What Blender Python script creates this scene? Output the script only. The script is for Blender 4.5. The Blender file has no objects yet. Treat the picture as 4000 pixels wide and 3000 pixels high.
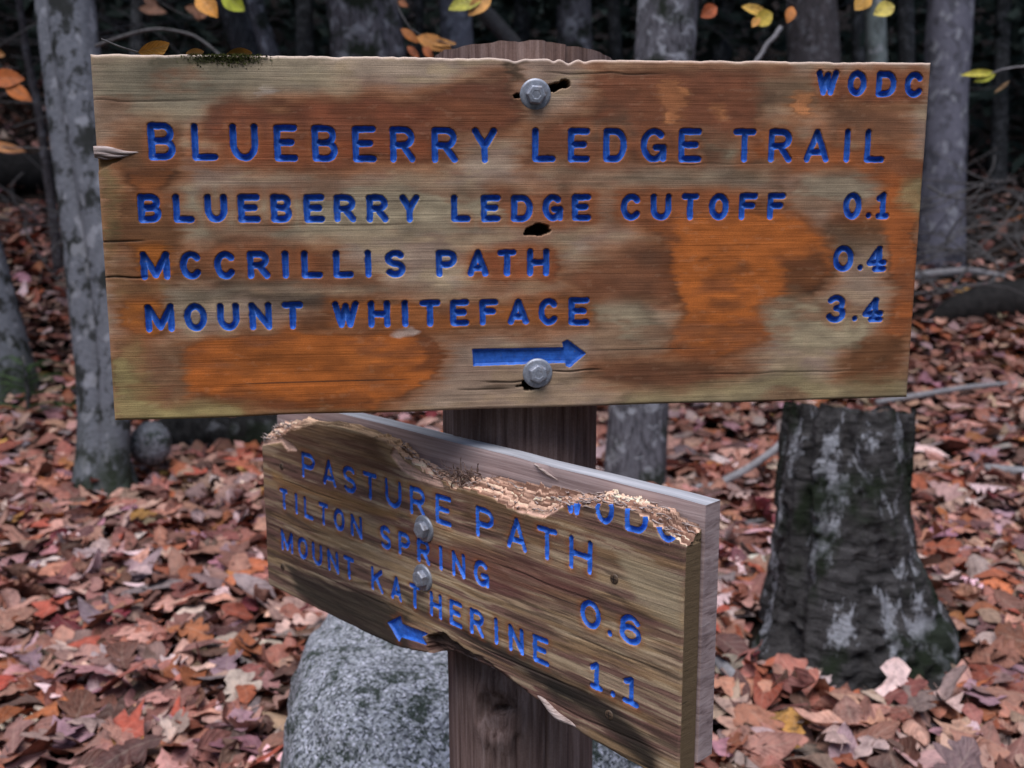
import bpy, math, random
import numpy as np
from mathutils import Vector, Matrix

SC = bpy.context.scene
COL = SC.collection
# ------------------------------------------------------------------ camera
CAM_POS = np.array([-0.1198, -0.8472, 0.0338])
YAW, PITCH, ROLL = 0.12201, -0.18067, -0.00385
_cy, _sy, _cp, _sp = math.cos(YAW), math.sin(YAW), math.cos(PITCH), math.sin(PITCH)
FWD = np.array([_sy*_cp, _cy*_cp, _sp]); _r = np.array([_cy, -_sy, 0.0]); _u = np.cross(_r, FWD)
RIGHT = math.cos(ROLL)*_r + math.sin(ROLL)*_u
UPV = -math.sin(ROLL)*_r + math.cos(ROLL)*_u
cam_data = bpy.data.cameras.new('camera'); cam = bpy.data.objects.new('camera', cam_data); COL.objects.link(cam)
cam.matrix_world = Matrix(((RIGHT[0], UPV[0], -FWD[0], CAM_POS[0]), (RIGHT[1], UPV[1], -FWD[1], CAM_POS[1]),
                           (RIGHT[2], UPV[2], -FWD[2], CAM_POS[2]), (0, 0, 0, 1)))
cam_data.sensor_width = 36.0; cam_data.lens = 36.0; cam_data.clip_start = 0.02; cam_data.clip_end = 400.0
cam_data.dof.use_dof = True; cam_data.dof.focus_distance = 0.79; cam_data.dof.aperture_fstop = 8.5
SC.camera = cam
# ------------------------------------------------------------------ sky and light (overcast dusk, light from the open trail behind the camera)
SUN_EL, SUN_AZ = 67.0, 200.0          # degrees; azimuth clockwise from +Y, so the light comes from behind the camera
world = bpy.data.worlds.new('World'); SC.world = world; world.use_nodes = True
wn = world.node_tree.nodes; wn.clear()
sky = wn.new('ShaderNodeTexSky'); sky.sky_type = 'NISHITA'; sky.sun_disc = False
sky.sun_elevation = math.radians(SUN_EL); sky.sun_rotation = math.radians(SUN_AZ)
sky.air_density = 1.0; sky.dust_density = 1.5; sky.ozone_density = 1.0
bg = wn.new('ShaderNodeBackground'); bg.inputs['Strength'].default_value = 0.08
wo = wn.new('ShaderNodeOutputWorld')
world.node_tree.links.new(sky.outputs[0], bg.inputs[0]); world.node_tree.links.new(bg.outputs[0], wo.inputs[0])
sun_data = bpy.data.lights.new('sun', 'SUN'); sun_data.energy = 1.4; sun_data.angle = math.radians(42); sun_data.color = (1.0, 0.97, 0.97)
sun = bpy.data.objects.new('sun', sun_data); COL.objects.link(sun)
_az, _el = math.radians(SUN_AZ), math.radians(SUN_EL)
sun.rotation_euler = Vector((math.sin(_az)*math.cos(_el), math.cos(_az)*math.cos(_el), math.sin(_el))).to_track_quat('Z', 'Y').to_euler()
SC.view_settings.view_transform = 'Standard'; SC.view_settings.look = 'None'
SC.view_settings.exposure = 1.04; SC.view_settings.gamma = 1.0
SC.render.engine = 'CYCLES'; SC.cycles.use_denoising = True; SC.cycles.max_bounces = 4
SC.cycles.sample_clamp_indirect = 4.0

# ------------------------------------------------------------------ small maths
rng = np.random.default_rng(7)
def lin(c):
    c = np.asarray(c, float)/255.0
    return np.where(c <= 0.04045, c/12.92, ((c+0.055)/1.055)**2.4)
def _hash(ix, iy, iz, seed):
    h = (ix*374761393 + iy*668265263 + iz*2147483647 + seed*1274126177) & 0xFFFFFFFF
    h = ((h ^ (h >> 13))*1274126177) & 0xFFFFFFFF
    h = ((h ^ (h >> 16))*2246822519) & 0xFFFFFFFF
    return (h & 0xFFFFFF)/float(0xFFFFFF)
def vnoise(x, y, z=0.0, seed=0):
    if np.ndim(z) == 0:                       # flat case: four corners only
        x, y = np.broadcast_arrays(np.asarray(x, float), np.asarray(y, float)); sd = seed+int(z*13)
        fx, fy = np.floor(x), np.floor(y); ix, iy = fx.astype(np.int64), fy.astype(np.int64); fx, fy = x-fx, y-fy; fx, fy = fx*fx*(3-2*fx), fy*fy*(3-2*fy)
        a, b, c, d = _hash(ix, iy, 0, sd), _hash(ix+1, iy, 0, sd), _hash(ix, iy+1, 0, sd), _hash(ix+1, iy+1, 0, sd)
        a = a+(b-a)*fx; c = c+(d-c)*fx; return a+(c-a)*fy
    x, y, z = np.broadcast_arrays(np.asarray(x, float), np.asarray(y, float), np.asarray(z, float))
    ix, iy, iz = (np.floor(a).astype(np.int64) for a in (x, y, z))
    fx, fy, fz = x-ix, y-iy, z-iz
    fx, fy, fz = (f*f*(3-2*f) for f in (fx, fy, fz))
    r = 0
    for dx in (0, 1):
        for dy in (0, 1):
            for dz in (0, 1):
                w = (fx if dx else 1-fx)*(fy if dy else 1-fy)*(fz if dz else 1-fz)
                r = r + w*_hash(ix+dx, iy+dy, iz+dz, seed)
    return r
def fbm(x, y, z=0.0, seed=0, octaves=4):
    a, s, t = 0.5, 0.0, 0.0
    x, y = np.asarray(x, float), np.asarray(y, float)
    for k in range(octaves):
        s = s + a*vnoise(x*2**k, y*2**k, z*2**k, seed+k*17); t += a; a *= 0.5
    return s/t
def contrast(c, g, gain):
    lum = np.maximum(c@np.array([.30, .55, .15]), 1e-4); return np.clip(c*((lum/.2)**(g-1))[..., None]*np.array(gain), 0, .9)
def sstep(a, b, x):
    t = np.clip((x-a)/(b-a), 0, 1); return t*t*(3-2*t)

# ------------------------------------------------------------------ object helpers
def link(name, me, parent=None):
    o = bpy.data.objects.new(name, me); COL.objects.link(o)
    if parent is not None: o.parent = parent
    return o
def tag(o, label=None, cat=None, group=None, kind=None):
    if label: o['label'] = label
    if cat: o['category'] = cat
    if group: o['group'] = group
    if kind: o['kind'] = kind
    return o
def empty(name, loc=(0, 0, 0), rz=0.0):
    o = bpy.data.objects.new(name, None); COL.objects.link(o)
    o.location = loc; o.rotation_euler = (0, 0, rz); o.empty_display_size = 0.05
    return o
def mesh_np(name, V, F, mats=(), smooth=True, attrs=None, fm=None):
    """V (n,3); F (m,4) or (m,3) array, or a list of such arrays; attrs {name: (type, data)} on points"""
    Fs = F if isinstance(F, list) else [F]
    Fs = [np.asarray(f, np.int32) for f in Fs if len(f)]
    me = bpy.data.meshes.new(name)
    V = np.asarray(V, np.float32)
    me.vertices.add(len(V)); me.vertices.foreach_set('co', V.ravel())
    loops = np.concatenate([f.ravel() for f in Fs]); tot = np.concatenate([np.full(len(f), f.shape[1], np.int32) for f in Fs])
    start = np.concatenate([[0], np.cumsum(tot)[:-1]]).astype(np.int32)
    me.loops.add(len(loops)); me.loops.foreach_set('vertex_index', loops)
    me.polygons.add(len(tot)); me.polygons.foreach_set('loop_start', start); me.polygons.foreach_set('loop_total', tot)
    me.polygons.foreach_set('use_smooth', np.full(len(tot), bool(smooth)))
    for m in mats: me.materials.append(m)
    if fm is not None: me.polygons.foreach_set('material_index', np.asarray(fm, np.int32))
    for k, (ty, data) in (attrs or {}).items():
        at = me.attributes.new(k, ty, 'POINT')
        at.data.foreach_set('color' if ty == 'FLOAT_COLOR' else 'value' if ty == 'FLOAT' else 'vector', np.asarray(data, np.float32).ravel())
    me.update(calc_edges=True)
    return me
def rgba(c):
    c = np.asarray(c, float); return np.concatenate([c, np.ones(c.shape[:-1]+(1,))], -1)

# ------------------------------------------------------------------ places in the survey: rays through points of the 2212 x 1659 view, met with ground or a depth
def ray(vx, vy):
    px, py = vx*4000/2212, vy*4000/2212
    return FWD + RIGHT*(px-2000)/4000 - UPV*(py-1500)/4000
def at(vx, vy, depth): return CAM_POS + ray(vx, vy)*depth
Z0 = -0.93
def gz(x, y):
    x, y = np.asarray(x, float), np.asarray(y, float)
    up = np.log1p(np.exp(np.clip((y-2.2)*2.0, -30, 30)))/2.0
    far = np.log1p(np.exp(np.clip((y-13.0)*0.8, -30, 30)))/0.8
    side = np.log1p(np.exp(np.clip((np.abs(x-0.5)-7.0), -30, 30)))
    sp = lambda q: np.log1p(np.exp(np.clip(q*3.0, -30, 30)))/3.0          # low banks rising on either side
    bank = sstep(-0.8, -2.2, x)*0.9*np.tanh(0.30*sp(y-3.5)) + sstep(1.5, 3.0, x)*0.6*np.tanh(0.26*sp(y-2.9))
    return Z0 + bank + (0.062 - 0.004*np.clip(x, -4, 4))*up + 0.36*far + 0.10*side + 0.09*(fbm(x*0.8+9, y*0.8+3, 0, 5, 3)-0.5)
def ground_hit(vx, vy):
    d = ray(vx, vy); t = 0.8
    above = lambda q: (lambda p: p[2] > gz(p[0], p[1]))(CAM_POS+d*q)
    while t < 60 and above(t): t += 0.12
    lo, hi = t-0.12, t
    for _ in range(9):
        m = 0.5*(lo+hi); lo, hi = (m, hi) if above(m) else (lo, m)
    return CAM_POS+d*hi

# ------------------------------------------------------------------ material helper
class MT:
    def __init__(s, name):
        s.m = bpy.data.materials.new(name); s.m.use_nodes = True; s.t = s.m.node_tree; s.t.nodes.clear()
        s.out = s.t.nodes.new('ShaderNodeOutputMaterial'); s.b = s.t.nodes.new('ShaderNodeBsdfPrincipled')
        s.t.links.new(s.b.outputs[0], s.out.inputs[0])
    def set(s, sock, v):
        if isinstance(v, bpy.types.NodeSocket): s.t.links.new(v, sock)
        else: sock.default_value = (tuple(v)+(1.0,) if hasattr(v, '__len__') and len(v) == 3 and sock.type == 'RGBA' else v)
    def n(s, ty, out=0, props=None, **ins):
        nd = s.t.nodes.new(ty)
        for k, v in (props or {}).items(): setattr(nd, k, v)
        for k, v in ins.items():
            key = int(k[1:]) if k[0] == 'i' and k[1:].isdigit() else k.replace('_', ' ')
            s.set(nd.inputs[key], v)
        return nd.outputs[out]
    def attr(s, name, out=0): return s.n('ShaderNodeAttribute', out, {'attribute_name': name})
    def obj(s): return s.n('ShaderNodeTexCoord', 3)
    def mapping(s, vec, scale, loc=(0, 0, 0)): return s.n('ShaderNodeMapping', 0, None, Vector=vec, Scale=scale, Location=loc)
    def noise(s, vec, scale, detail=4, rough=0.55, dist=0.0, out=0): return s.n('ShaderNodeTexNoise', out, None, Vector=vec, Scale=scale, Detail=detail, Roughness=rough, Distortion=dist)
    def vor(s, vec, scale, out=0, feature='F1'): return s.n('ShaderNodeTexVoronoi', out, {'feature': feature}, Vector=vec, Scale=scale)
    def ramp(s, fac, stops):
        nd = s.t.nodes.new('ShaderNodeValToRGB'); s.set(nd.inputs[0], fac); e = nd.color_ramp.elements
        while len(e) < len(stops): e.new(0.5)
        for el, (p, c) in zip(e, stops):
            el.position = p; el.color = (tuple(c)+(1.0,)) if hasattr(c, '__len__') else (c, c, c, 1.0)
        return nd.outputs[0]
    def mix(s, fac, a, b, mode='MIX'):
        nd = s.t.nodes.new('ShaderNodeMix'); nd.data_type = 'RGBA'; nd.blend_type = mode
        s.set(nd.inputs[0], fac); s.set(nd.inputs[6], a); s.set(nd.inputs[7], b); return nd.outputs[2]
    def math(s, op, a, b=0.0, c=0.0):
        nd = s.t.nodes.new('ShaderNodeMath'); nd.operation = op
        s.set(nd.inputs[0], a); s.set(nd.inputs[1], b); s.set(nd.inputs[2], c); return nd.outputs[0]
    def bump(s, h, strength, dist, normal=None):
        nd = s.t.nodes.new('ShaderNodeBump'); s.set(nd.inputs['Height'], h); nd.inputs['Strength'].default_value = strength
        nd.inputs['Distance'].default_value = dist
        if normal is not None: s.t.links.new(normal, nd.inputs['Normal'])
        return nd.outputs[0]
    def fin(s, color, rough=0.8, normal=None, metal=0.0, spec=0.3):
        s.set(s.b.inputs['Base Color'], color); s.set(s.b.inputs['Roughness'], rough); s.set(s.b.inputs['Metallic'], metal)
        s.b.inputs['Specular IOR Level'].default_value = spec
        if normal is not None: s.t.links.new(normal, s.b.inputs['Normal'])
        return s.m
# ------------------------------------------------------------------ materials
def mat_ground():
    t = MT('forest_soil'); v = t.obj()
    n1 = t.noise(v, 3.0, 5); n2 = t.noise(v, 40.0, 6, 0.7)
    c = t.ramp(n1, [(0.3, (0.012, 0.009, 0.008)), (0.6, (0.03, 0.021, 0.017)), (0.8, (0.05, 0.034, 0.027))])
    c = t.mix(0.6, c, t.ramp(n2, [(0.3, 0.25), (0.7, 1.0)]), 'MULTIPLY')
    return t.fin(c, 0.95, t.bump(n2, 0.8, 0.02), spec=0.1)
def mat_leaf(name='leaf_tissue'):
    t = MT(name); base = t.attr('col'); uv = t.attr('luv', 1)
    sx = t.n('ShaderNodeSeparateXYZ', 0, None, Vector=uv); sy = t.n('ShaderNodeSeparateXYZ', 1, None, Vector=uv)
    v = t.obj()
    n = t.noise(v, 60.0, 4, 0.6)
    c = t.mix(0.85, base, t.ramp(n, [(0.3, (0.45, 0.4, 0.4)), (0.5, (1, 1, 1)), (0.7, (1.35, 1.3, 1.25))]), 'MULTIPLY')
    a = t.math('ABSOLUTE', sy)
    mid = t.ramp(a, [(0.0, 1.0), (0.10, 0.0)])
    w = t.math('SINE', t.math('MULTIPLY_ADD', sx, 46.0, t.math('MULTIPLY', a, -16.0)))
    vein = t.ramp(w, [(0.80, 0.0), (1.0, 0.55)])
    c = t.mix(t.math('MULTIPLY', t.math('MAXIMUM', mid, vein), 0.35), c, t.mix(0.5, c, (0.62, 0.5, 0.4)))
    spots = t.ramp(t.noise(v, 130.0, 2), [(0.68, 0.0), (0.74, 0.8)])
    c = t.mix(spots, c, t.mix(0.5, c, (0.02, 0.014, 0.012), 'MULTIPLY'))
    t.fin(c, 0.62, t.bump(t.math('ADD', w, n), 0.35, 0.0012), spec=0.35)
    t.b.inputs['Subsurface Weight'].default_value = 0.0
    return t.m
def mat_beech(name, dark=0.5, tint=(0.27, 0.275, 0.29), moss=0.0):
    t = MT(name); v = t.obj()
    big = t.noise(t.mapping(v, (9, 9, 6)), 1.0, 5, 0.6)
    fine = t.noise(t.mapping(v, (60, 60, 90)), 1.0, 5, 0.65)
    c = t.ramp(fine, [(0.25, tuple(x*0.62 for x in tint)), (0.55, tint), (0.8, tuple(x*1.3 for x in tint))])
    bl = t.ramp(t.noise(t.mapping(v, (15, 15, 11), (3, 1, 2)), 1.0, 5, 0.68, 0.0), [(0.51, 0.0), (0.55, dark*0.75), (0.60, dark)])
    c = t.mix(bl, c, (0.018, 0.02, 0.018))
    pal = t.ramp(t.noise(t.mapping(v, (18, 18, 13), (7, 5, 1)), 1.0, 3, 0.5), [(0.58, 0.0), (0.63, 0.6)])
    c = t.mix(pal, c, (0.33, 0.34, 0.38))
    dots = t.ramp(t.vor(t.mapping(v, (38, 38, 55)), 1.0), [(0.10, 0.7), (0.2, 0.0)])
    c = t.mix(dots, c, (0.04, 0.04, 0.042))
    if moss:
        z = t.n('ShaderNodeSeparateXYZ', 2, None, Vector=v)
        mz = t.math('MULTIPLY', t.ramp(z, [(0.0, 1.0), (0.12, 0.9), (0.34, 0.0)]), t.ramp(big, [(0.35, 0.2), (0.6, 1.0)]))
        c = t.mix(t.math('MULTIPLY', mz, moss), c, (0.02, 0.03, 0.014))
    b = t.bump(t.math('ADD', t.math('MULTIPLY', fine, 0.6), big), 0.6, 0.008)
    return t.fin(c, 0.85, b, spec=0.2)
def mat_rough(name, light=(0.22, 0.21, 0.22), dk=(0.03, 0.028, 0.028), lichen=0.5, horiz=False, moss=0.0):
    t = MT(name); v = t.obj()
    sc = (70, 70, 9) if not horiz else (11, 11, 60)
    ridge = t.noise(t.mapping(v, sc), 1.0, 6, 0.62, 0.8)
    fine = t.noise(v, 160.0, 4, 0.7)
    c = t.ramp(ridge, [(0.33, dk), (0.48, tuple(0.5*a+0.5*b for a, b in zip(dk, light))), (0.68, light)])
    c = t.mix(0.7, c, t.ramp(fine, [(0.3, 0.55), (0.7, 1.2)]), 'MULTIPLY')
    li = t.ramp(t.noise(t.mapping(v, (0.75, 0.75, 0.36) if horiz else (1, 1, 1)), 13.0, 6, 0.72, 0.3), [(0.53, 0.0), (0.575, lichen)])
    c = t.mix(li, c, t.mix(0.6, (0.36, 0.37, 0.41), t.ramp(fine, [(0.3, 0.5), (0.7, 1.2)]), 'MULTIPLY'))
    if moss:
        ml = t.ramp(t.noise(v, 6.0, 4, 0.6), [(0.50, 0.0), (0.60, moss)])
        c = t.mix(ml, c, (0.014, 0.02, 0.011))
    return t.fin(c, 0.9, t.bump(t.math('ADD', ridge, t.math('MULTIPLY', fine, 0.4)), 0.9, 0.012), spec=0.15)
def mat_plain(name, c0, c1, scale=30.0, rough=0.85, bump=0.4, dist=0.004, spec=0.2):
    t = MT(name); n = t.noise(t.obj(), scale, 6, 0.65)
    return t.fin(t.ramp(n, [(0.3, c0), (0.7, c1)]), rough, t.bump(n, bump, dist), spec=spec)
M_GROUND, M_LEAF = mat_ground(), mat_leaf()
M_BEECH = mat_beech('beech_bark', 0.95, (0.155, 0.163, 0.19), 0.95)
M_BEECH2 = mat_beech('beech_bark_pale', 0.6, (0.21, 0.21, 0.245))
M_LICHEN = mat_rough('lichen_bark', (0.20, 0.195, 0.225), (0.035, 0.033, 0.038), 0.9, False, 0.9)
M_ROUGH = mat_rough('ridged_bark', (0.20, 0.19, 0.22), (0.018, 0.017, 0.018), 0.6, False, 0.95)
M_BROWNBARK = mat_rough('brown_ridged_bark', (0.135, 0.12, 0.13), (0.03, 0.027, 0.029), 0.3)
M_DARKBARK = mat_rough('dark_bark', (0.09, 0.093, 0.103), (0.016, 0.017, 0.018), 0.3)
M_STUMP = mat_rough('stump_bark', (0.085, 0.08, 0.082), (0.006, 0.006, 0.006), 0.8, True, 0.97)
M_TWIG = mat_plain('twig_bark', (0.06, 0.055, 0.055), (0.17, 0.165, 0.17), 70.0)
M_PALETWIG = mat_plain('bare_branch_wood', (0.16, 0.155, 0.165), (0.36, 0.35, 0.37), 60.0)
M_LOG = mat_plain('rotten_log_wood', (0.007, 0.007, 0.007), (0.03, 0.027, 0.027), 25.0)
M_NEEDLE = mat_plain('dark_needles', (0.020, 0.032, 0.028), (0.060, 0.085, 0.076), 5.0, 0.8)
M_FIR = mat_plain('fir_green', (0.018, 0.04, 0.016), (0.07, 0.12, 0.04), 30.0, 0.7)
M_MOSS = mat_plain('moss_green', (0.03, 0.038, 0.010), (0.11, 0.12, 0.03), 200.0, 0.95)

# ------------------------------------------------------------------ the ground
def build_ground():
    a = np.linspace(-1, 1, 170); X = np.sign(a)*np.abs(a)**2.2*38 + 0.3
    b = np.linspace(0, 1, 190); Y = -4.0 + 3.0*b + 52*b**2.3
    gx, gy = np.meshgrid(X, Y, indexing='ij'); V = np.stack([gx, gy, gz(gx, gy)], -1).reshape(-1, 3)
    nx, ny = len(X), len(Y); i, j = np.meshgrid(np.arange(nx-1), np.arange(ny-1), indexing='ij'); k = (i*ny+j).ravel()
    g = link('ground', mesh_np('ground', V, np.stack([k, k+ny, k+ny+1, k+1], 1), [M_GROUND]))
    return tag(g, 'dark forest floor under the fallen leaves, rising to the wooded slope', None, None, 'structure')
GROUND = build_ground()

# ------------------------------------------------------------------ tubes, trunks and trees
def tube(path, radii, seg=8, cap=True):
    P = np.asarray(path, float); R = np.asarray(radii, float); n = len(P)
    T = np.gradient(P, axis=0); T /= np.linalg.norm(T, axis=1)[:, None]+1e-12
    ref = np.array([0.0, 0, 1]) if abs(T[0][2]) < 0.9 else np.array([0.0, 1, 0])
    N = np.cross(T, ref); N /= np.linalg.norm(N, axis=1)[:, None]+1e-12; B = np.cross(T, N)
    a = np.arange(seg)*2*math.pi/seg
    V = P[:, None]+R[:, None, None]*(np.cos(a)[None, :, None]*N[:, None]+np.sin(a)[None, :, None]*B[:, None])
    V = V.reshape(-1, 3); i, j = np.meshgrid(np.arange(n-1), np.arange(seg), indexing='ij'); i, j = i.ravel(), j.ravel(); j2 = (j+1) % seg
    F = [np.stack([i*seg+j, i*seg+j2, (i+1)*seg+j2, (i+1)*seg+j], 1)]
    if cap:
        V = np.concatenate([V, P[:1], P[-1:]]); c0 = n*seg; jj = np.arange(seg); j2 = (jj+1) % seg
        F.append(np.concatenate([np.stack([np.full(seg, c0), j2, jj], 1), np.stack([np.full(seg, c0+1), (n-1)*seg+jj, (n-1)*seg+j2], 1)]))
    return V, F
def join(parts):
    Vs, Q, T, off = [], [], [], 0
    for V, F in parts:
        Vs.append(V)
        for f in (F if isinstance(F, list) else [F]):
            f = np.asarray(f)
            if len(f): (Q if f.shape[1] == 4 else T).append(f+off)
        off += len(V)
    return np.concatenate(Vs), [np.concatenate(x) for x in (Q, T) if x]
def resample(pts, n):
    pts = np.asarray(pts, float); d = np.r_[0, np.cumsum(np.linalg.norm(np.diff(pts[:, :3], axis=0), axis=1))]; s = np.linspace(0, d[-1], n)
    P = np.stack([np.interp(s, d, pts[:, k]) for k in range(pts.shape[1])], 1)
    for _ in range(max(2, n//14)): P[1:-1] = 0.25*P[:-2]+0.5*P[1:-1]+0.25*P[2:]
    return P
def trunk_geo(pts, n=70, seg=36, rough=0.03, ridge=0.0, seed=0, flare=0.0, roots=5):
    """pts rows x,y,z,r from the base up; surface broken by noise, ridges and root flare"""
    P = resample(pts, n); V, F = tube(P[:, :3], P[:, 3], seg)
    V = V.copy(); nV = n*seg; ring = np.repeat(np.arange(n), seg); C = P[ring, :3]; d = V[:nV]-C; r = np.linalg.norm(d, axis=1)[:, None]; u = d/(r+1e-9)
    ang = np.arctan2(u[:, 1], u[:, 0]); h = P[ring, 2]-P[0, 2]
    k = 1+rough*2*(fbm(u[:, 0]*2+seed, u[:, 1]*2, h*5, seed, 4)-0.5)
    if ridge: k = k+ridge*2*(fbm(np.cos(ang)*7+seed, np.sin(ang)*7, h*2.2, seed+5, 3)-0.5)
    if flare: k = k+flare*np.exp(-h/0.13)*(0.55+0.45*np.cos(ang*roots+seed)+0.5*(fbm(np.cos(ang)*2, np.sin(ang)*2, seed, seed, 2)-0.5))
    V[:nV] = C+u*r*k[:, None]
    return V, F
def make_crown(seed, rx=1.5, rz=1.4, n=1400, size=0.16, conifer=False):
    r = np.random.default_rng(seed); p = r.normal(size=(n, 3)); p /= np.linalg.norm(p, axis=1)[:, None]; p *= r.random((n, 1))**0.45
    cl = r.normal(size=(26, 3))*0.5; k = r.integers(0, 26, n); p = 0.55*p+0.45*(cl[k]+r.normal(size=(n, 3))*0.16)
    p = p*np.array([rx, rx, rz]); a, b = r.normal(size=(n, 3)), r.normal(size=(n, 3))
    a /= np.linalg.norm(a, axis=1)[:, None]; b -= a*(a*b).sum(1)[:, None]; b /= np.linalg.norm(b, axis=1)[:, None]
    s = size*(0.6+0.8*r.random((n, 1)))
    V = np.stack([p-a*s, p+b*s*0.55, p+a*s, p-b*s*0.55], 1).reshape(-1, 3)
    i = np.arange(n)*4; return V, [np.stack([i, i+1, i+2, i+3], 1)]
M_CROWN = mat_plain('autumn_crown_leaves', (0.05, 0.03, 0.012), (0.14, 0.085, 0.03), 3.0, 0.75)
CROWN_A = mesh_np('crown', *make_crown(3), [M_CROWN], smooth=False)
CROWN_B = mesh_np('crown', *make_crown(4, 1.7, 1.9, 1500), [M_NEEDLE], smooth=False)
def tree(name, label, pts_list, mat, crown=CROWN_A, group=None, crown_h=None, limbs=True, roots_=(), **kw):
    """pts_list: one or two stems, rows of world x,y,z,r from the base up; extends above the frame to a crown with limbs"""
    base = np.array(pts_list[0][0][:3], float); e = empty(name, base); tag(e, label, 'tree', group); parts = []
    top = None
    for si, pts in enumerate(pts_list):
        pts = np.array(pts, float); d = pts[-1, :3]-pts[-2, :3]; d /= np.linalg.norm(d); zt = crown_h or 3.6
        end = pts[-1, :3]+d*max(0.4, (zt-pts[-1, 2])/max(d[2], 0.3)); pts = np.vstack([pts, [*end, pts[-1, 3]*0.55]]); top = end
        pts = np.vstack([[pts[0, 0], pts[0, 1], min(pts[0, 2], float(gz(pts[0, 0], pts[0, 1])))-0.12, pts[0, 3]*1.06], pts])   # rooted below the ground
        pts[:, :3] -= base; parts.append(trunk_geo(pts, seed=len(name)+si*3+int(abs(base[0])*10), **kw))
    for q, rt in enumerate(roots_):
        rt = np.array(rt, float); rt[:, :3] -= base; parts.append(trunk_geo(rt, 26, 20, 0.14, 0.06, 40+q))
    rr = random.Random(int(abs(base[0]*100))+3)
    if limbs:
        for k in range(5):
            a = rr.random()*6.28; s0 = top-base-np.array([0, 0, 0.3+0.25*k]); L = 0.9+rr.random()*0.6
            s1 = s0+np.array([math.cos(a)*L*0.6, math.sin(a)*L*0.6, 0.35*L]); s2 = s1+np.array([math.cos(a)*L*0.4, math.sin(a)*L*0.4, 0.45*L])
            r0 = pts_list[0][-1][3]*0.3; parts.append(tube(resample([s0, s1, s2], 6), np.linspace(r0, r0*0.25, 6), 6))
    V, F = join(parts); link('trunk', mesh_np('trunk', V, F, [mat]), e)
    c = link('crown', crown, e); c.location = Vector((top-base)+np.array([0, 0, 0.9])); c.rotation_euler = (0, 0, rr.random()*6.28)
    return e
def stem(points, depth0, depth1=None):
    """stem centre line from view points (x, y, half width in view px) top-down at a steady depth -> rows base first"""
    out = []
    n = len(points)
    for i, (x, y, w) in enumerate(points):
        dp = depth0 if depth1 is None else depth0+(depth1-depth0)*i/(n-1)
        out.append([*at(x, y, dp), w*4000/2212/4000*dp])
    return out[::-1]
def depth_of(p): return float((np.asarray(p)-CAM_POS)@FWD)
# ------------------------------------------------------------------ the trees one can tell apart
dA = depth_of(ground_hit(235, 1082))
tree('beech_tree', 'grey beech of two fused stems with black blotches left of the upper sign',
     [stem([(112, -60, 40), (117, 0, 40), (135, 150, 40), (150, 300, 40), (170, 450, 41), (188, 600, 42), (202, 750, 42), (212, 880, 42), (217, 940, 45), (220, 985, 50), (224, 1030, 60), (228, 1085, 74)], dA),
      stem([(150, -60, 50), (152, 0, 50), (162, 100, 50), (180, 200, 47), (200, 350, 43), (222, 480, 41), (238, 600, 39), (252, 750, 38), (250, 900, 31), (246, 980, 30), (244, 1030, 33), (244, 1085, 40)], dA-0.055)],
     M_BEECH, roots_=[stem([(208, 900, 22), (203, 960, 26), (196, 1010, 28), (188, 1050, 27), (176, 1090, 22)], dA-.02, dA-.07), stem([(246, 940, 18), (252, 1000, 21), (260, 1045, 22), (270, 1090, 17)], dA-.02, dA-.08)], n=120, seg=44, rough=0.05, flare=0.45, roots=4, crown_h=3.4)
pB = ground_hit(15, 862); dB = depth_of(pB)
tree('beech_tree', 'grey leaning trunk cut off by the left picture edge above a small green fir',
     [stem([(-120, 200, 36), (-75, 400, 38), (-38, 540, 42), (-8, 680, 48), (8, 780, 60), (15, 870, 72)], dB)], M_BEECH, flare=0.35, rough=0.05, crown_h=3.4)
tree('thin_tree', 'thin dark crooked stem between the left picture edge and the fused beech',
     [stem([(36, -40, 8), (50, 60, 7), (58, 130, 8), (84, 230, 9), (98, 350, 9), (114, 450, 10), (124, 560, 11), (130, 640, 12)], 5.6)], M_BROWNBARK, n=60, seg=14, rough=0.1, crown_h=3.6)
tree('dark_tree', 'dark leaning trunk behind the upper left part of the sign',
     [stem([(480, -60, 30), (500, 20, 30), (540, 110, 31), (580, 250, 33), (620, 420, 35), (640, 600, 38)], 5.6)], M_DARKBARK, ridge=0.08, crown_h=4.2, crown=CROWN_B)
tree('mottled_tree', 'thin mottled pale leaning trunk right beside the dark leaning trunk',
     [stem([(535, -60, 17), (552, 20, 18), (583, 110, 19), (625, 260, 20), (660, 450, 22), (690, 640, 24)], 5.2)], M_LICHEN, seg=20, rough=0.08, crown_h=4.2)
tree('ridged_tree', 'thick rough barked trunk with a mossy hollow above the sign, left of the post top',
     [stem([(782, -60, 74), (786, 0, 76), (795, 60, 78), (802, 130, 80), (806, 300, 82), (808, 500, 86), (808, 760, 98)], 4.6)], M_ROUGH, n=90, seg=60, rough=0.08, ridge=0.16, flare=0.25, crown_h=4.0)
tree('pale_tree', 'pale smooth trunk just left of the sawn post top',
     [stem([(980, -60, 33), (984, 20, 34), (988, 100, 36), (992, 300, 38), (996, 600, 44)], 6.0)], M_BEECH2, crown_h=4.2)
tree('hollow_tree', 'grey trunk with a black hollow directly above the post top',
     [stem([(1240, -60, 36), (1240, 20, 37), (1240, 100, 39), (1240, 300, 40), (1240, 640, 46)], 6.6)], M_LICHEN, rough=0.12, crown_h=4.4)
pH = ground_hit(1372, 1078); dH = depth_of(pH)
tree('lichen_tree', 'pale lichen spotted trunk leaning behind the sign just right of the post',
     [stem([(1446, -60, 65), (1442, 20, 65), (1438, 110, 65), (1420, 350, 64), (1402, 600, 63), (1385, 820, 63), (1376, 950, 64), (1371, 1055, 68)], dH)], M_LICHEN, n=90, rough=0.05, flare=0.12, crown_h=3.2)
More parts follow.
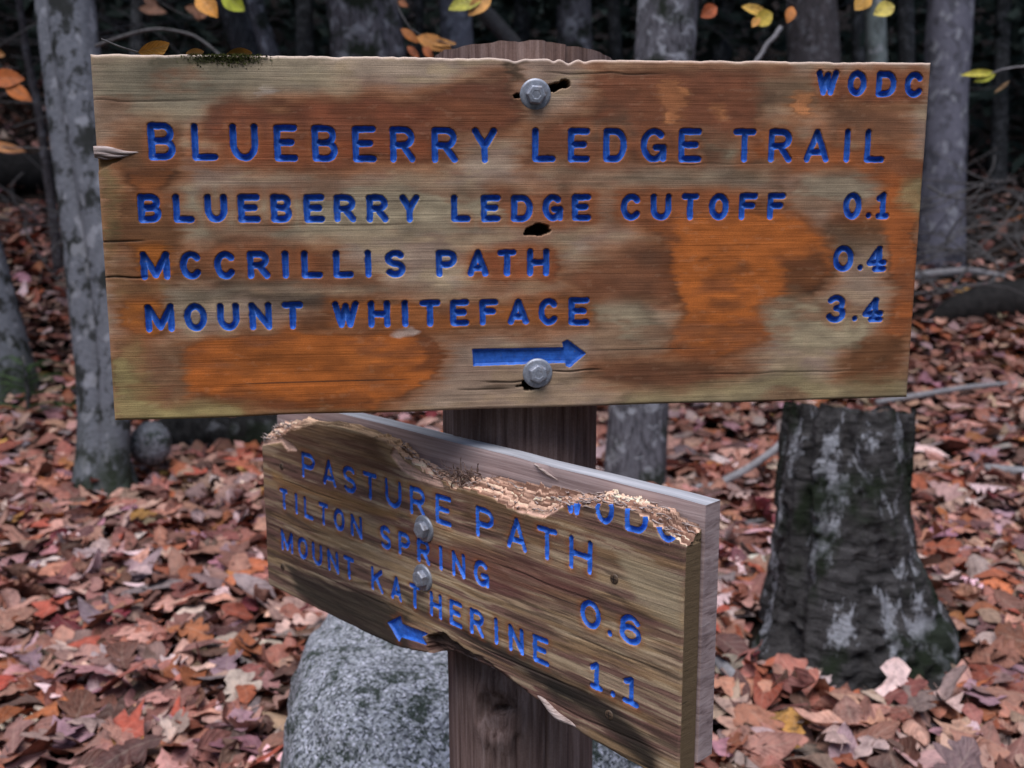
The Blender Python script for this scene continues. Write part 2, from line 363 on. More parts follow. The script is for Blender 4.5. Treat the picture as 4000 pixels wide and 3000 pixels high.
tree('brown_tree', 'brownish ridged trunk above the sign, left of its WODC letters',
     [stem([(1752, -60, 52), (1754, 20, 53), (1757, 120, 56), (1760, 300, 58), (1764, 640, 66)], 6.0)], M_BROWNBARK, seg=48, ridge=0.1, crown_h=4.2)
tree('slim_tree', 'slim pale greenish stem above the WODC letters',
     [stem([(1890, -60, 21), (1891, 20, 21), (1893, 120, 23), (1896, 300, 24), (1900, 620, 28)], 6.4)], mat_beech('greenish_bark', 0.45, (0.16, 0.19, 0.195)), seg=20, crown_h=4.2)
tree('dark_tree', 'thin dark stem close to the left side of the tall grey trunk at the right',
     [stem([(1955, -60, 16), (1957, 60, 17), (1960, 200, 18), (1964, 420, 19), (1966, 600, 22)], 7.4)], M_DARKBARK, seg=16, crown_h=4.4, crown=CROWN_B)
tree('grey_tree', 'tall grey violet trunk just beyond the right end of the upper sign',
     [stem([(2056, -60, 48), (2052, 20, 48), (2046, 150, 46), (2040, 300, 46), (2034, 450, 48), (2030, 600, 52)], 6.6)], mat_beech('violet_grey_bark', 0.5, (0.15, 0.148, 0.19)), rough=0.06, crown_h=4.2)
# dark trunks deeper in the wood
def deep_trees():
    r = random.Random(11)
    spots = [(300, 10.0, 14), (655, 9.5, 20), (905, 9.0, 10), (1130, 11, 20), (1320, 10.5, 15), (1570, 11.5, 22), (1850, 10.5, 14), (2170, 11.5, 16)]
    where = ['just right of the fused beech', 'left of the rough trunk with the mossy hollow', 'between the rough hollow trunk and the pale trunk', 'behind the leaning dead pole', 'between the black hollow trunk and the lichen trunk', 'between the lichen trunk and the brown ridged trunk', 'between the brown ridged trunk and the slim stem', 'near the right picture edge']
    for i, (vx, d, w) in enumerate(spots):
        vx2 = vx+r.uniform(-25, 25)
        a = at(vx, -60, d); g = at(vx2+r.uniform(-40, 40), 560, d); zb = float(gz(g[0], g[1])); g[2] = zb
        rr = w*d/2212
        tree('dark_tree', 'dim far back trunk '+where[i],
             [[[*g, rr*1.15], [*(0.5*(a+g)), rr], [*a, rr*0.9]]], M_DARKBARK, group='dark trunks in the deep wood', crown=CROWN_B, crown_h=4.6, n=24, seg=14, rough=0.08, limbs=False)
deep_trees()
# the leaning dead pole behind the post
def log(name, label, pts, radii, mat, group=None, seg=14, cat='log', n=24, rough=0.08, seed=1):
    P = resample([[*p, r] for p, r in zip(pts, radii)], n); base = P[n//2, :3].copy()
    P[:, :3] -= base; V, F = tube(P[:, :3], P[:, 3], seg); nV = n*seg
    k = 1+rough*2*(fbm(V[:, 0]*14, V[:, 1]*14, V[:, 2]*14, seed, 4)-0.5); C = np.vstack([np.repeat(P[:, :3], seg, 0), P[:1, :3], P[-1:, :3]])
    V = C+(V-C)*k[:, None]; o = link(name, mesh_np(name, V, F, [mat])); o.location = base
    return tag(o, label, cat, group)
log('leaning_pole', 'dead grey pole leaning down to the right behind the post top', [at(985, -40, 6.8), at(1060, 40, 6.8), at(1105, 90, 6.8), at(1250, 260, 6.8), at(1480, 560, 6.9)], [0.055, 0.055, 0.055, 0.055, 0.06], M_TWIG, cat='pole')
log('fallen_log', 'black rotten log lying on the ground behind the fused beech at the left', [ground_hit(-150, 415)+[0, 0, .12], ground_hit(0, 414)+[0, 0, .12], ground_hit(130, 414)+[0, 0, .12], ground_hit(300, 420)+[0, 0, .1]], [0.15, 0.145, 0.14, 0.12], M_LOG, seg=22)
log('fallen_log', 'thin pale dead log lying in the brush right of the upper sign', [ground_hit(1940, 612)+[0, 0, .03], ground_hit(2010, 610)+[0, 0, .05], ground_hit(2090, 606)+[0, 0, .06], ground_hit(2170, 612)+[0, 0, .04]], [0.024, 0.028, 0.025, 0.018], M_PALETWIG)
log('fallen_log', 'dark thick log at the right picture edge behind the leaf litter', [ground_hit(2000, 705)+[0, 0, .0], ground_hit(2050, 700)+[0, 0, .06], ground_hit(2130, 692)+[0, 0, .09], ground_hit(2320, 690)+[0, 0, .11]], [0.02, 0.08, 0.11, 0.13], M_LOG, seg=20)
log('fallen_log', 'dark mossy log lying beneath the left bottom corner of the upper sign', [ground_hit(330, 992)+[0, 0.05, .06], ground_hit(430, 985)+[0, .05, .07], ground_hit(560, 978)+[0, .05, .06], ground_hit(740, 970)+[0, .05, .05]], [0.075, 0.085, 0.075, 0.07], mat_rough('mossy_log_bark', (0.035, 0.034, 0.034), (0.006, 0.006, 0.006), 0.25, False, 0.9), seg=40, n=70, rough=0.4)
log('ground_branch', 'bare grey branch slanting up from the leaves to the left side of the stump', [ground_hit(1450, 1075)+[0, 0, .03], at(1540, 1052, depth_of(ground_hit(1540, 1090))), at(1620, 1010, depth_of(ground_hit(1600, 1090))), at(1680, 968, depth_of(ground_hit(1600, 1090))), at(1694, 945, depth_of(ground_hit(1600, 1085)))], [0.010, 0.012, 0.012, 0.012, 0.010], M_PALETWIG, cat='branch')
log('ground_branch', 'long pale stick on the leaves at the right bottom corner of the upper sign', [ground_hit(1890, 900)+[0, 0, .06], ground_hit(1990, 888)+[0, 0, .07], ground_hit(2080, 872)+[0, 0, .07], ground_hit(2190, 856)+[0, 0, .06]], [0.012, 0.014, 0.012, 0.008], M_PALETWIG, cat='branch')
log('ground_branch', 'short thick pale stick on the leaves at the right picture edge', [ground_hit(2110, 1042)+[0, 0, .05], ground_hit(2170, 1054)+[0, 0, .06], ground_hit(2260, 1064)+[0, 0, .06]], [0.016, 0.017, 0.015], M_PALETWIG, cat='branch')
log('ground_branch', 'thin dark stick between the lower sign and the stump', [ground_hit(1545, 1172)+[0, 0, .05], ground_hit(1600, 1168)+[0, 0, .05], ground_hit(1650, 1160)+[0, 0, .05]], [0.006, 0.007, 0.006], M_TWIG, cat='branch')
log('ground_branch', 'short blue grey stick beside the bottom right corner of the lower sign', [ground_hit(1535, 1475)+[0, 0, .06], ground_hit(1570, 1513)+[0, 0, .06], ground_hit(1602, 1548)+[0, 0, .06]], [0.011, 0.012, 0.010], M_PALETWIG, cat='branch')
# the stump
def build_stump():
    b = ground_hit(1845, 1430); d = depth_of(b); e = empty('tree_stump', b); tag(e, 'dark mossy stump with peeling pale bark standing in leaves right of the lower sign', 'stump')
    rows = stem([(1832, 882, 128), (1826, 960, 131), (1822, 1040, 135), (1818, 1120, 138), (1818, 1200, 146), (1828, 1290, 170), (1838, 1380, 198), (1838, 1470, 225)], d+0.04)
    P = np.array(rows); P[:, :3] -= b; P = np.vstack([[*(P[0, :3]-np.array([0, 0, .12])), P[0, 3]*1.05], P])
    n, seg = 150, 150
    V, F = trunk_geo(P, n, seg, 0.09, 0.10, 4, 0.22, 5); ring = np.repeat(np.arange(n), seg); h = V[:n*seg, 2]; ang = np.arctan2(V[:n*seg, 1]-0.1, V[:n*seg, 0]+0.02)
    pl = (fbm(np.cos(ang)*4+2, np.sin(ang)*4, h*9, 21, 5)-0.5)+0.8*(0.5-np.abs(fbm(np.cos(ang)*5, np.sin(ang)*5+3, h*26, 23, 4)-0.5)*4)*0.25; C = np.array(resample(P, n))[ring, :3]
    u = V[:n*seg]-C; V[:n*seg] = C+u*(1+0.16*pl[:, None]+0.03*np.clip(pl*14, -1, 1)[:, None])
    V[(n-1)*seg:n*seg, 2] += 0.018*(fbm(np.cos(ang[-seg:])*4, np.sin(ang[-seg:])*4, 0, 9, 3)-0.5)*2
    q, t = F; side = t[:seg]; top = t[seg:]
    link('bark', mesh_np('bark', V, [q, side], [M_STUMP]), e)
    # decayed top: a disc of rotten wood set a little below the rim
    tr = V[(n-1)*seg:n*seg]; c = tr.mean(0); rr = np.linspace(0.985, 0.0, 12); TV = []
    for s in rr:
        p = c+(tr-c)*s; p[:, 2] += -0.012+0.016*(fbm(p[:, 0]*30, p[:, 1]*30, 0, 3, 4)-0.5)*2*(1-s*0.5); TV.append(p)
    TV = np.concatenate(TV); i, j = np.meshgrid(np.arange(11), np.arange(seg), indexing='ij'); i, j = i.ravel(), j.ravel(); j2 = (j+1) % seg
    link('rotten_top', mesh_np('rotten_top', TV, np.stack([i*seg+j, i*seg+j2, (i+1)*seg+j2, (i+1)*seg+j], 1), [mat_plain('rotten_stump_wood', (0.05, 0.035, 0.03), (0.22, 0.15, 0.12), 60.0)]), e)
    return b
STUMP = build_stump()
# rocks
def mat_granite(name, moss=0.6, light=1.0):
    t = MT(name); v = t.obj()
    w = t.noise(v, 9.0, 3, 0.5, out=1)
    cell = t.vor(t.n('ShaderNodeVectorMath', 0, {'operation': 'ADD'}, i0=v, i1=t.n('ShaderNodeVectorMath', 0, {'operation': 'SCALE'}, i0=w, Scale=0.02)), 290.0, 1)
    g = t.n('ShaderNodeSeparateColor', 0, None, Color=cell)
    c = t.ramp(g, [(0.0, (0.03*light, 0.034*light, 0.036*light)), (0.22, (0.10*light, 0.105*light, 0.125*light)), (0.45, (0.18*light, 0.19*light, 0.205*light)), (0.72, (0.25*light, 0.262*light, 0.285*light)), (0.90, (0.32*light, 0.33*light, 0.39*light)), (0.97, (0.42*light, 0.42*light, 0.48*light))])
    fine = t.noise(v, 260.0, 4, 0.7)
    c = t.mix(0.6, c, t.ramp(fine, [(0.3, 0.45), (0.6, 1.1)]), 'MULTIPLY')
    ms = t.ramp(t.noise(v, 24.0, 8, 0.82, 0.2), [(0.515, 0.0), (0.565, moss)])
    c = t.mix(ms, c, t.ramp(fine, [(0.3, (0.008, 0.014, 0.009)), (0.7, (0.035, 0.055, 0.035))]))
    return t.fin(c, 0.85, t.bump(t.math('ADD', g, fine), 0.6, 0.004), spec=0.25)
M_GRANITE = mat_granite('speckled_granite', 0.9, 1.75); M_DULLROCK = mat_granite('dull_mossy_rock', 0.95, 1.1)
def rock(name, label, centre, rad, mat, expo=2.6, seed=1, tilt=(0, 0), amp=0.10, nu=96, nv=64):
    th, ph = np.meshgrid(np.linspace(0, 2*math.pi, nu, endpoint=False), np.linspace(-math.pi/2, math.pi/2, nv), indexing='ij')
    f = lambda s: np.sign(s)*np.abs(s)**(2/expo)
    X = np.stack([f(np.cos(ph))*f(np.cos(th)), f(np.cos(ph))*f(np.sin(th)), f(np.sin(ph))], -1).reshape(-1, 3)
    k = 1+amp*2*(fbm(X[:, 0]*1.3+seed, X[:, 1]*1.3, X[:, 2]*1.3, seed, 3)-0.5)+0.07*(fbm(X[:, 0]*5+seed, X[:, 1]*5, X[:, 2]*5, seed+3, 3)-0.5)+0.025*(fbm(X[:, 0]*16+seed, X[:, 1]*16, X[:, 2]*16, seed, 3)-0.5)
    V = X*k[:, None]*np.array(rad); V[:, 2] += tilt[0]*V[:, 0]+tilt[1]*V[:, 1]
    i, j = np.meshgrid(np.arange(nu), np.arange(nv-1), indexing='ij'); i, j = i.ravel(), j.ravel(); i2 = (i+1) % nu
    o = link(name, mesh_np(name, V, np.stack([i*nv+j, i2*nv+j, i2*nv+j+1, i*nv+j+1], 1), [mat])); o.location = centre
    return tag(o, label, 'rock')
RC = at(1075, 1850, 1.62); ROCK_R = (0.315, 0.30, 0.35)
rock('boulder', 'speckled grey granite boulder with green moss behind the foot of the post', RC, ROCK_R, M_GRANITE, 3.6, 4, (-0.20, 0.05), 0.11)
pr = at(325, 958, depth_of(ground_hit(325, 1060)))
rock('boulder', 'small round dull mossy rock tucked behind the fused beech', pr, (0.064, 0.066, 0.070), M_DULLROCK, 2.1, 2, (0, 0), 0.07, 60, 40)
# ------------------------------------------------------------------ what the two signs say, in mm on their faces: character, left, bottom, right, top
UP=[ ('B',-301.1,63,-280.4,91.8),('L',-268.1,62.7,-248.2,91.4),('U',-238.7,62.4,-217,91),('E',-205,62.1,-186.4,90.6),('B',-175.3,61.9,-155.1,90.3),('E',-143.6,61.6,-124.5,89.9),('R',-113.7,61.3,-93.4,89.5),('R',-80.4,61,-59.4,89.1),('Y',-47.6,60.8,-27.3,88.7),('L',1.5,61.6,20.8,89),('E',31.1,61.6,49.4,89),('D',60.6,61.5,80.4,89),('G',92,61.5,114.5,89),('E',124.2,61.5,143.9,89),('T',170.9,61.4,191,89),('R',201.7,61.4,222.3,89),('A',233,61.4,255.2,89),('I',268.2,61.4,273.8,89),('L',286.6,61.3,304.7,89),('B',-312.1,14.6,-294.2,37.2),('L',-285.4,14.5,-269.1,37),('U',-261,14.4,-243.4,36.9),('E',-235.3,14.3,-217.8,36.7),('B',-209.7,14.2,-192.9,36.6),('E',-183.8,14,-167,36.4),('R',-159.9,14,-142.2,36.2),('R',-133.9,13.8,-116.3,36.1),('Y',-107.1,13.7,-91.1,35.9),('L',-65.4,13.6,-49.5,35.7),('E',-41,13.5,-24.7,35.5),('D',-16.1,13.4,2.1,35.3),('G',10,13.8,27.6,35.8),('E',34.7,13.8,50.7,35.8),('C',75.9,13.8,93.5,36),('U',101.4,13.8,119.4,36),('T',127.9,13.7,143.2,36.1),('O',151.9,13.7,169.3,36.2),('F',177.9,13.7,194.3,36.3),('F',202.9,13.7,218.9,36.3),('0',270.2,13.6,287,36.5),('1',299.1,13.6,311.9,36.6),('.',291.1,14,296,19.7),('W',240.9,116,260.5,136.8),('O',268.3,115.7,285.2,136.6),('D',293.6,115.4,311.7,136.4),('C',318.9,115.1,335.9,136.2),('M',-313.1,-30.4,-290.5,-7.8),('C',-282.7,-30.5,-265.4,-7.9),('C',-256,-30.6,-239,-8),('R',-230.1,-30.6,-212.3,-8.2),('I',-203,-30.7,-197,-8.2),('L',-187.4,-30.8,-170.4,-8.3),('L',-162,-30.8,-145.6,-8.4),('I',-136.6,-30.9,-130.8,-8.5),('S',-120.2,-31,-103.4,-8.6),('P',-78.5,-31.1,-61,-8.8),('A',-52.7,-31.2,-35,-8.9),('T',-27.5,-31.2,-11.7,-9),('H',-2.9,-31.6,16,-8.5),('0',263.5,-31.2,282.4,-8.5),('4',294.3,-31.6,312.8,-9.1),('.',285.7,-30.5,291.3,-24.9),('M',-312.3,-72.3,-289.5,-49.6),('O',-282,-72.2,-263.8,-49.6),('U',-255.8,-72.2,-238.3,-49.6),('N',-230.7,-72.2,-212.5,-49.7),('T',-204.4,-72.2,-187.4,-49.7),('W',-164.1,-72.1,-142.4,-49.7),('H',-135,-72.1,-116.8,-49.8),('I',-108.1,-72.1,-101.3,-49.8),('T',-92.6,-72.1,-75.5,-49.8),('E',-67.5,-72.1,-51.5,-49.9),('F',-43,-72.1,-27.2,-49.9),('A',-19.2,-72,-1.2,-49.9),('C',6.7,-73,23.9,-49.9),('E',32.4,-73.5,50.3,-49.6),('3',260.2,-75.5,278.3,-51),('4',293.2,-75.8,312.4,-53.6),('.',283.5,-74.9,288.7,-69.2) ]
UP_ARROW= [(-48.7, -92.1), (28.5, -92.3), (27.8, -87.8), (31.3, -85.8), (47.0, -97.5), (33.6, -108.7), (30.7, -107.6), (30.4, -104.5), (-48.2, -105.6)]
LO=[ ('P',77.8,139.2,102.7,166.6),('A',116,139.2,139.2,166.6),('S',151.2,139.2,172.7,166.6),('T',184.3,139.2,206.3,166.6),('U',218.7,139.2,243.7,166.6),('R',256,139.2,278.4,166.6),('E',292.1,139.2,313.7,166.6),('P',345,139.2,367.5,166.6),('A',382.8,139.2,406.1,166.6),('T',417.6,139.2,439.9,166.6),('H',452.5,139.2,476.4,166.6),('T',32.7,95.6,48.5,119),('I',61.1,95.6,67.5,119),('L',78.4,95.6,96.2,119),('T',105.9,95.6,123.3,119),('O',132.6,95.6,151.7,119),('N',161.7,95.6,180.9,119),('S',209,95.6,226.2,119),('P',236.9,95.6,254.8,119),('R',264.7,95.6,283.1,119),('I',295.1,95.6,300.5,119),('N',312.7,95.6,330.6,119),('G',341.3,95.6,361.2,119),('0',464.5,95.6,485.6,119),('6',504,95.6,524.8,119),('M',30.8,48.4,54.4,72.6),('O',63.5,48.4,82.7,72.6),('U',90.7,48.4,109.5,72.6),('N',118.8,48.4,138.4,72.6),('T',147.4,48.4,164.8,72.6),('K',192.8,48.4,212.2,72.6),('A',223.9,48.4,241.1,72.6),('T',252.3,48.4,268,72.6),('H',281.7,48.4,298.7,72.6),('E',308.6,48.4,326.1,72.6),('R',335.9,48.4,354.2,72.6),('I',366.8,48.4,371.7,72.6),('N',384.2,48.4,402.4,72.6),('E',413,48.4,431.1,72.6),('1',474,47,488.2,70.4),('1',507.2,47,523.9,70.4),('.',491.6,95.6,497.8,100.6),('.',495.4,47.5,501.4,52.5),('W',447.1,183,466.2,207),('O',478.3,183,497,207),('D',507.3,183,528.5,207),('C',535.9,183,554.9,207) ]
STAIN = [  # colour (sRGB of the wood), edge softness mm, strength, outline mm
((150,138,112),6.8,0.80,[(-338,141),(-163,142),(-157,119),(-214,113),(-253,109),(-272,94),(-324,93),(-339,79)]),
((120,112,92),7.6,0.70,[(-328,136),(-227,139),(-221,118),(-264,108),(-327,104)]),
((158,145,118),8.4,0.90,[(-282,40),(-189,46),(-93,44),(-2,40),(13,28),(2,13),(-56,4),(-139,2),(-281,0)]),
((112,66,46),5.3,0.95,[(-252,104),(-236,111),(-215,107),(-186,107),(-157,110),(-128,114),(-103,112),(-69,113),(-55,122),(-43,127),(-13,129),(-6,102),(-10,91),(-55,80),(-63,62),(-93,56),(-130,62),(-159,54),(-202,62),(-224,62),(-230,80),(-258,83),(-256,95)]),
((150,80,45),6.1,0.50,[(-236,101),(-165,105),(-92,107),(-21,106),(-25,94),(-129,92),(-201,93)]),
((150,80,45),5.3,0.80,[(-244,87),(-194,85),(-107,84),(-77,80),(-81,62),(-166,62),(-245,67)]),
((112,78,52),6.1,0.90,[(-320,85),(-296,94),(-276,90),(-273,69),(-279,55),(-289,40),(-307,37),(-322,48),(-324,62)]),
((140,82,42),4.6,0.90,[(-320,56),(-283,60),(-282,46),(-296,37),(-311,35),(-322,46)]),
((112,74,44),4.6,0.90,[(-326,35),(-286,31),(-281,8),(-285,-7),(-298,-14),(-313,-8),(-334,-3),(-337,16)]),
((160,92,34),3.8,0.95,[(-319,-3),(-297,-1),(-290,-14),(-289,-29),(-299,-37),(-315,-33),(-321,-23)]),
((160,92,34),3.8,0.95,[(-326,-45),(-305,-39),(-291,-51),(-291,-66),(-302,-79),(-322,-78),(-331,-65)]),
((150,84,38),3.8,0.60,[(-304,-28),(-290,-29),(-293,-47),(-305,-47)]),
((125,76,44),5.3,0.85,[(-288,-10),(-252,-1),(-191,-5),(-161,-10),(-162,-21),(-132,-27),(-136,-35),(-192,-33),(-236,-34),(-257,-29),(-286,-29)]),
((160,90,45),3.0,0.70,[(-191,-9),(-173,-10),(-173,-21),(-188,-23)]),
((72,58,46),5.3,0.80,[(-247,-41),(-200,-40),(-155,-44),(-110,-48),(-95,-52),(-148,-54),(-193,-57),(-229,-50)]),
((82,62,48),5.3,0.70,[(-221,-26),(-192,-30),(-200,-39),(-221,-37)]),
((142,128,106),5.3,0.80,[(-294,-33),(-254,-34),(-199,-35),(-110,-35),(-64,-41),(-148,-43),(-222,-40),(-251,-52),(-291,-53)]),
((158,92,42),5.3,0.90,[(-163,-49),(-110,-46),(-72,-54),(-41,-50),(13,-50),(55,-50),(58,-72),(13,-76),(-72,-76),(-134,-76),(-171,-70)]),
((110,70,45),4.6,0.60,[(-193,-64),(-163,-61),(-156,-74),(-186,-75)]),
((160,88,36),3.4,1.00,[(-287,-106),(-280,-83),(-238,-74),(-193,-72),(-149,-74),(-103,-77),(-80,-83),(-76,-93),(-79,-109),(-91,-125),(-116,-135),(-143,-141),(-174,-142),(-211,-140),(-256,-135),(-283,-124)]),
((175,100,42),9.5,0.60,[(-253,-85),(-134,-84),(-104,-96),(-142,-107),(-225,-105)]),
((100,62,42),4.6,0.70,[(-111,-77),(-82,-81),(-75,-95),(-81,-109),(-104,-108),(-94,-93)]),
((100,58,34),3.8,0.60,[(-277,-126),(-211,-131),(-135,-130),(-143,-140),(-211,-140),(-267,-133)]),
((122,92,66),5.3,0.85,[(-319,-90),(-284,-85),(-286,-127),(-305,-129),(-317,-111)]),
((120,72,48),6.1,0.95,[(55,135),(136,139),(215,137),(223,122),(200,107),(193,96),(217,85),(226,64),(178,64),(138,60),(98,64),(59,62),(40,61),(-2,62),(-7,82),(21,94),(53,108),(47,121)]),
((140,118,92),4.6,0.75,[(137,88),(173,86),(174,69),(142,66)]),
((138,120,96),5.3,0.60,[(32,84),(74,99),(90,81),(59,73)]),
((132,74,46),3.4,0.90,[(237,128),(275,133),(335,131),(334,115),(289,111),(244,112)]),
((136,116,90),6.1,0.70,[(191,131),(235,133),(240,107),(192,103)]),
((124,80,54),6.1,0.60,[(248,109),(322,110),(324,85),(258,81)]),
((190,125,78),2.3,0.90,[(107,129),(118,130),(127,121),(125,103),(127,87),(109,90),(110,103),(104,108)]),
((190,125,78),2.3,0.90,[(221,113),(233,114),(235,98),(218,95),(216,103)]),
((180,118,74),2.3,0.80,[(152,107),(161,108),(161,95),(155,95)]),
((175,110,60),2.3,0.70,[(191,88),(202,88),(200,64),(194,62)]),
((156,86,42),4.6,0.90,[(177,75),(225,81),(279,74),(299,81),(322,74),(336,58),(332,39),(317,26),(304,39),(293,51),(218,59),(178,60)]),
((156,86,40),3.8,0.95,[(302,43),(335,38),(341,15),(342,-21),(341,-53),(340,-84),(325,-94),(312,-85),(323,-53),(312,-21),(304,3),(279,7),(262,15),(300,27)]),
((112,72,42),5.3,0.85,[(293,-89),(336,-86),(333,-115),(321,-129),(291,-132),(269,-123),(277,-105)]),
((162,90,38),5.3,1.00,[(115,26),(163,24),(220,27),(235,12),(258,-4),(269,-36),(248,-52),(224,-55),(203,-63),(204,-87),(184,-99),(151,-106),(118,-101),(122,-82),(132,-70),(129,-50),(116,-34),(116,-3),(100,5)]),
((118,72,46),5.3,0.85,[(56,-16),(116,-7),(129,-34),(133,-50),(117,-56),(77,-49),(49,-49),(33,-33)]),
((150,84,46),3.4,0.80,[(69,39),(127,40),(220,27),(163,20),(119,12),(74,14)]),
((146,82,48),3.4,0.85,[(-29,37),(54,38),(56,12),(-22,12)]),
((150,80,44),2.7,0.90,[(-52,-11),(23,-10),(23,-34),(13,-37),(-49,-33)]),
((95,72,52),5.3,0.70,[(214,-19),(246,-12),(264,-36),(249,-56),(223,-51)]),
((100,74,50),5.3,0.70,[(253,15),(303,15),(309,-9),(276,-20),(254,-4)]),
((152,138,110),4.6,0.95,[(207,-61),(224,-53),(257,-56),(291,-60),(301,-77),(291,-97),(251,-102),(221,-92),(204,-75)]),
((148,134,108),5.3,0.90,[(57,-55),(93,-54),(109,-65),(126,-82),(114,-95),(73,-100),(53,-88)]),
((150,136,112),4.6,0.90,[(243,54),(280,55),(293,43),(290,27),(245,21),(220,27),(227,43)]),
((160,148,120),4.6,0.80,[(151,81),(177,85),(186,69),(162,62)]),
((146,132,108),6.1,0.70,[(21,54),(138,58),(218,56),(215,39),(130,43),(67,43),(21,41)]),
((156,142,100),4.6,0.80,[(316,39),(341,50),(342,11),(317,27)]),
((108,66,42),6.1,0.85,[(57,-104),(94,-101),(135,-105),(201,-112),(176,-121),(127,-131),(78,-127),(49,-116)]),
((148,134,96),6.1,0.80,[(127,-134),(226,-112),(270,-130),(338,-115),(342,-148),(228,-149),(62,-149),(78,-133)]),
((160,146,96),5.3,0.85,[(-338,-80),(-314,-77),(-320,-103),(-307,-128),(-285,-130),(-204,-143),(-97,-146),(-97,-154),(-344,-146),(-343,-102)]),
((152,134,88),4.6,0.70,[(-341,72),(-326,44),(-337,-13),(-315,-32),(-294,-38),(-298,-43),(-334,-43),(-342,8)]),
((52,58,28),3.0,0.90,[(-260,145),(-227,145),(-230,140),(-245,135),(-252,130),(-262,135)]),
((92,88,66),3.8,0.70,[(-300,142),(-258,143),(-259,132),(-297,133)]),
((70,58,42),3.0,0.80,[(-23,142),(-6,142),(-2,126),(-12,124)]),
((86,72,54),3.8,0.60,[(-26,-116),(-4,-123),(17,-129),(-10,-130),(-38,-124)]),
((86,72,54),3.8,0.60,[(17,-117),(53,-112),(62,-118),(21,-124)]),
((88,56,34),2.3,0.70,[(144,-17),(156,-16),(157,-24),(145,-23)]),
((92,60,36),1.9,0.60,[(120,3),(128,3),(128,-2),(120,-2)]),
((200,180,165),1.9,0.80,[(-115,-78),(-97,-78),(-99,-82),(-113,-82)]),
((190,178,165),2.3,0.70,[(-214,117),(-200,116),(-200,114),(-214,114)]),
]
LO_ARROW = [(217.7, 21.5), (237.5, 33.7), (239.9, 26.5), (277.1, 29.1), (268.1, 23.3), (275.5, 18.0), (238.1, 13.7), (234.4, 7.8)]
BREAK = [(0, 162.8), (29.6, 173.2), (68.9, 187.7), (101.5, 199), (144.8, 203.6), (183.4, 203.7), (212.3, 201.3), (234.5, 196.9), (246.1, 192.0), (249, 186.7), (269.9, 187.2), (273.5, 182.1), (300.3, 180.6), (315.0, 175.8), (332.7, 176.5), (344.6, 179.1), (362, 177.0), (378.8, 175.3), (403.9, 174.2), (423.9, 176.2), (435.0, 181.2), (448.5, 190.4), (472.0, 196.5), (496.9, 199.6), (520.8, 199.3), (532.5, 194.3), (543.9, 190.4), (555.2, 185.6), (562, 184.0)]
BBACK = [(0, 172), (12, 184), (72.5, 197), (145, 203.8), (190, 202.5), (221, 195), (246.5, 187), (271.3, 184.5), (295, 179), (319.6, 180), (332, 185), (369.9, 190), (435, 195.5), (461.8, 198), (487.2, 204.5), (505.6, 204.5), (529.3, 201.5), (552, 197), (562, 194)]
BOTTOM = [(0, 0), (190, 0), (225, 1), (252, 5), (295, 14), (330, 21), (362, 23.5), (385, 19.5), (439, 9), (477, 4), (530, 1), (562, 0)]
LO_POS, LO_TH = (-0.25877, 0.2612, -0.39034), 0.91832

